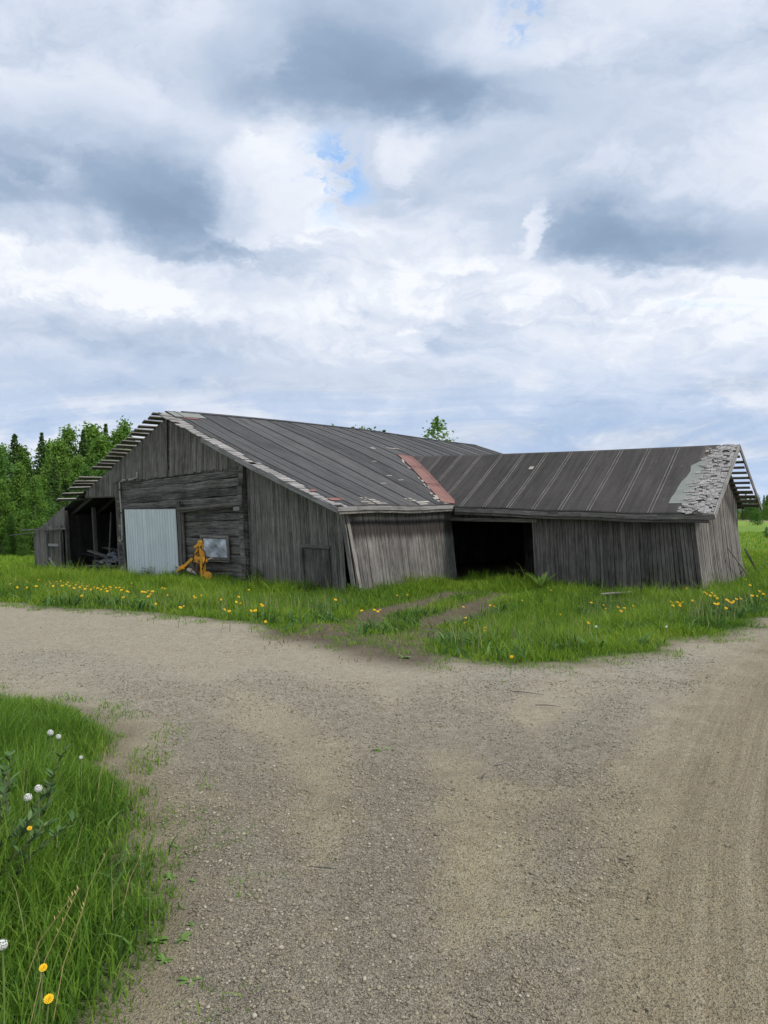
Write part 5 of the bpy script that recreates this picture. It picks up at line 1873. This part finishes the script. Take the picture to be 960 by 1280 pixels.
world = bpy.data.worlds.new('World'); scene.world = world
world.use_nodes = True
world.cycles.sampling_method = 'NONE'
t = NT(world.node_tree)
sky = t.new('ShaderNodeTexSky'); sky.sky_type = 'NISHITA'
sky.sun_disc = False; sky.sun_elevation = R(SUN_EL); sky.sun_rotation = R(SUN_AZ)
sky.air_density = 1.0; sky.dust_density = 0.6; sky.ozone_density = 1.5
STR = 0.10
D3 = t.new('ShaderNodeTexCoord').outputs['Generated']
dx, dy, dz = t.sep(D3)
ay = t.math('MAXIMUM', t.math('ABSOLUTE', dy), 0.18)
X0 = t.div(dx, ay); Z0 = t.div(dz, ay)         # tangents of bearing and height
zq = t.math('MAXIMUM', t.add(Z0, .16), .05)
PX = t.div(X0, t.add(t.mul(zq, .55), .45)); PZ = t.div(-.42, zq)   # flattening towards the horizon, as under a cloud ceiling
PV = t.add(t.mul(Z0, 1.3), t.mul(PZ, .55))
base_v = t.vec(t.add(PX, t.mul(dy, .2)), PV, 0.0)


def n2(v, scale, detail, rough=.6, dist=0.0, out=0):
    n = t.new('ShaderNodeTexNoise', noise_dimensions='2D')
    t.put(n.inputs['Vector'], v)
    n.inputs['Scale'].default_value = scale; n.inputs['Detail'].default_value = detail
    n.inputs['Roughness'].default_value = rough; n.inputs['Distortion'].default_value = dist
    return n.outputs[out]


def vorf(v, scale, detail=2.0, rough=.5):
    n = t.new('ShaderNodeTexVoronoi', feature='F1', voronoi_dimensions='2D')
    t.put(n.inputs['Vector'], v)
    n.inputs['Scale'].default_value = scale; n.inputs['Detail'].default_value = detail; n.inputs['Roughness'].default_value = rough
    n.normalize = True
    return n.outputs['Distance']


wc = n2(base_v, 3.2, 6, .6, 0, 1)
wv = t.vmath('ADD', base_v, t.vmath('SCALE', t.vmath('SUBTRACT', wc, (.5, .5, .5)), .24))
puff = t.math('SUBTRACT', 1.0, t.mul(vorf(wv, 6.5, 2.0, .55), 1.5))         # billowing heads
bil = n2(wv, 4.5, 9, .60)
fin = n2(wv, 17.0, 7, .62)
edge = t.add(t.mul(t.sub(puff, .45), .55), t.add(t.mul(t.sub(bil, .5), 1.3), t.mul(t.sub(fin, .5), .75)))
wx, wz, _ = t.sep(wc)
fade = t.step(Z0, 0.0, .30, .35, 1.0, 'LINEAR')
WX = t.add(X0, t.mul(t.sub(wx, .5), .16))
WZ = t.add(Z0, t.mul(fade, t.mul(t.sub(wz, .5), .13)))


def blob(px_, py_, rx_, ry_, rot=0.0, soft=(1.25, .6), rag_=.8, up=1.0):
    """soft ellipse of sky; up > 1 stretches the side above the centre, up < -1 the side below"""
    cx_ = (px_ - 480) / 900; cz_ = (640 - py_) / 900
    c_, s_ = math.cos(R(rot)), math.sin(R(rot))
    ux = t.math('MULTIPLY_ADD', WZ, s_ / (rx_ / 900), t.math('MULTIPLY_ADD', WX, c_ / (rx_ / 900), -(cx_ * c_ + cz_ * s_) / (rx_ / 900)))
    uz = t.math('MULTIPLY_ADD', WZ, c_ / (ry_ / 900), t.math('MULTIPLY_ADD', WX, -s_ / (ry_ / 900), -(cz_ * c_ - cx_ * s_) / (ry_ / 900)))
    if up > 1: uz = t.math('MINIMUM', uz, t.mul(uz, 1 / up))
    if up < -1: uz = t.math('MAXIMUM', uz, t.mul(uz, -1 / up))
    q = t.math('SQRT', t.math('MULTIPLY_ADD', ux, ux, t.mul(uz, uz)))
    q = t.math('MULTIPLY_ADD', edge, -rag_, q)
    return t.step(q, soft[0], soft[1])


# cloud shade: 0 dark base .. 1 bright top
lay = n2(t.vec(t.mul(PX, 1.5), t.mul(Z0, 11.0), 0.0), 1.0, 8, .62, .6)      # thin layers low in the sky
lowf = t.step(Z0, .08, .30)
shade = t.add(.70, t.mul(t.sub(bil, .5), t.add(.25, t.mul(lowf, .35))))
shade = t.add(shade, t.mul(t.sub(puff, .45), t.mul(lowf, .20)))
shade = t.add(shade, t.mul(t.sub(fin, .5), .32))
shade = t.add(shade, t.mul(t.mul(t.sub(1.0, lowf), t.sub(lay, .5)), .80))
for (a_, amp) in (
    # broad greys
    (blob(450, 60, 290, 115, 0, (1.4, .1)), -.20), (blob(740, 225, 250, 90, 0, (1.4, .1)), -.20), (blob(780, 100, 230, 90, 0, (1.5, .1)), -.12),
    (blob(60, 90, 260, 70, 0, (1.5, .1)), -.06),
    # dark undersides: crisp below, melting upwards
    (blob(420, 110, 200, 48, 0, (1.3, .15), .7, 2.6), -.44), (blob(560, 130, 130, 40, 0, (1.3, .2), .7, 2.0), -.22),
    (blob(90, 235, 270, 46, -8, (1.25, .2), .6, 2.4), -.46), (blob(255, 315, 145, 58, -24, (1.2, .2), .6, 2.0), -.42),
    (blob(830, 312, 200, 34, -2, (1.15, .25), .55, 2.2), -.46), (blob(730, 290, 75, 30, 0, (1.2, .3), .6, 1.8), -.16), (blob(490, 240, 75, 34, 0, (1.3, .1), .8, 1.6), -.22),
    (blob(110, 420, 330, 26, -5, (1.5, .2)), -.24), (blob(640, 402, 170, 22, 0, (1.5, .2)), -.14),
    (blob(930, 478, 100, 18, 8, (1.4, .3), .6, 1.6), -.28), (blob(280, 480, 330, 22, 0, (1.5, .2)), -.18), (blob(760, 545, 320, 22, 0, (1.5, .1)), -.16),
    # sunlit heads: crisp above, melting downwards
    (blob(100, 130, 200, 55, 0, (1.5, .1)), .14), (blob(345, 225, 85, 70, 20, (1.15, .55), .7, -1.5), .26), (blob(90, 318, 200, 30, -10, (1.15, .5), .7, -2.2), .20),
    (blob(320, 375, 150, 32, -12, (1.2, .4), .8, -1.8), .17), (blob(480, 320, 140, 60, 0, (1.3, .3), .9, -1.5), .13), (blob(720, 350, 230, 26, -6, (1.2, .4), .7, -2.0), .18),
    (blob(630, 50, 150, 45, 0, (1.3, .3)), .24), (blob(900, 395, 190, 30, 0, (1.4, .2)), .14), (blob(662, 290, 15, 34, -20, (1.2, .5)), .34),
    (blob(508, 170, 45, 40, 0, (1.2, .4), .8, -1.5), .24), (blob(935, 215, 130, 38, 10, (1.4, .2)), .20), (blob(270, 40, 90, 60, 0, (1.4, .2)), .14),
    (blob(505, 420, 60, 20, 0, (1.2, .5), .8, -1.6), .18), (blob(130, 545, 90, 14, 0, (1.2, .5), .6), .12), (blob(790, 450, 280, 70, 0, (1.5, .2)), .12)):
    shade = t.add(shade, t.mul(a_, amp * (.90 if amp < 0 else 1.0)))
cl = t.ramp(shade, [(0.0, (.185, .25, .355)), (.25, (.25, .33, .45)), (.5, (.40, .47, .585)), (.72, (.535, .585, .68)), (.9, (.635, .67, .735)), (1.0, (.71, .735, .785))])
# blue veil low down between the layers
veil = t.mul(t.step(Z0, .30, .04), t.step(t.add(lay, t.mul(t.sub(bil, .5), .5)), .56, .38))
cl = t.mix(t.mul(veil, .58), cl, (.30, .425, .635))
cl = t.mix(t.mul(t.step(Z0, .09, .0), .35), cl, (.42, .56, .79))
cl = t.vmath('SCALE', cl, 1.0 / STR)
# thin places through which the blue sky shows
hole = t.math('MAXIMUM', blob(410, 215, 50, 70, 12, (1.2, .35), .4), t.mul(blob(668, 18, 44, 40, 0, (1.4, .2), .5), .8))
hole = t.mul(hole, t.step(t.add(t.mul(fin, .6), t.mul(n2(wv, 9.0, 6, .65), .4)), .40, .55))
hole = t.math('MAXIMUM', hole, t.mul(t.mul(blob(880, 390, 150, 16, 0, (1.4, .2)), t.step(lay, .50, .66)), .55))
skyc = t.vmath('MULTIPLY', sky.outputs[0], (1.9, 2.1, 2.1))
mixc = t.mix(t.mul(hole, .92), cl, skyc)
bg = t.new('ShaderNodeBackground')
t.put(bg.inputs[0], mixc); bg.inputs[1].default_value = STR
wo = t.new('ShaderNodeOutputWorld')
t.l.new(bg.outputs[0], wo.inputs[0])
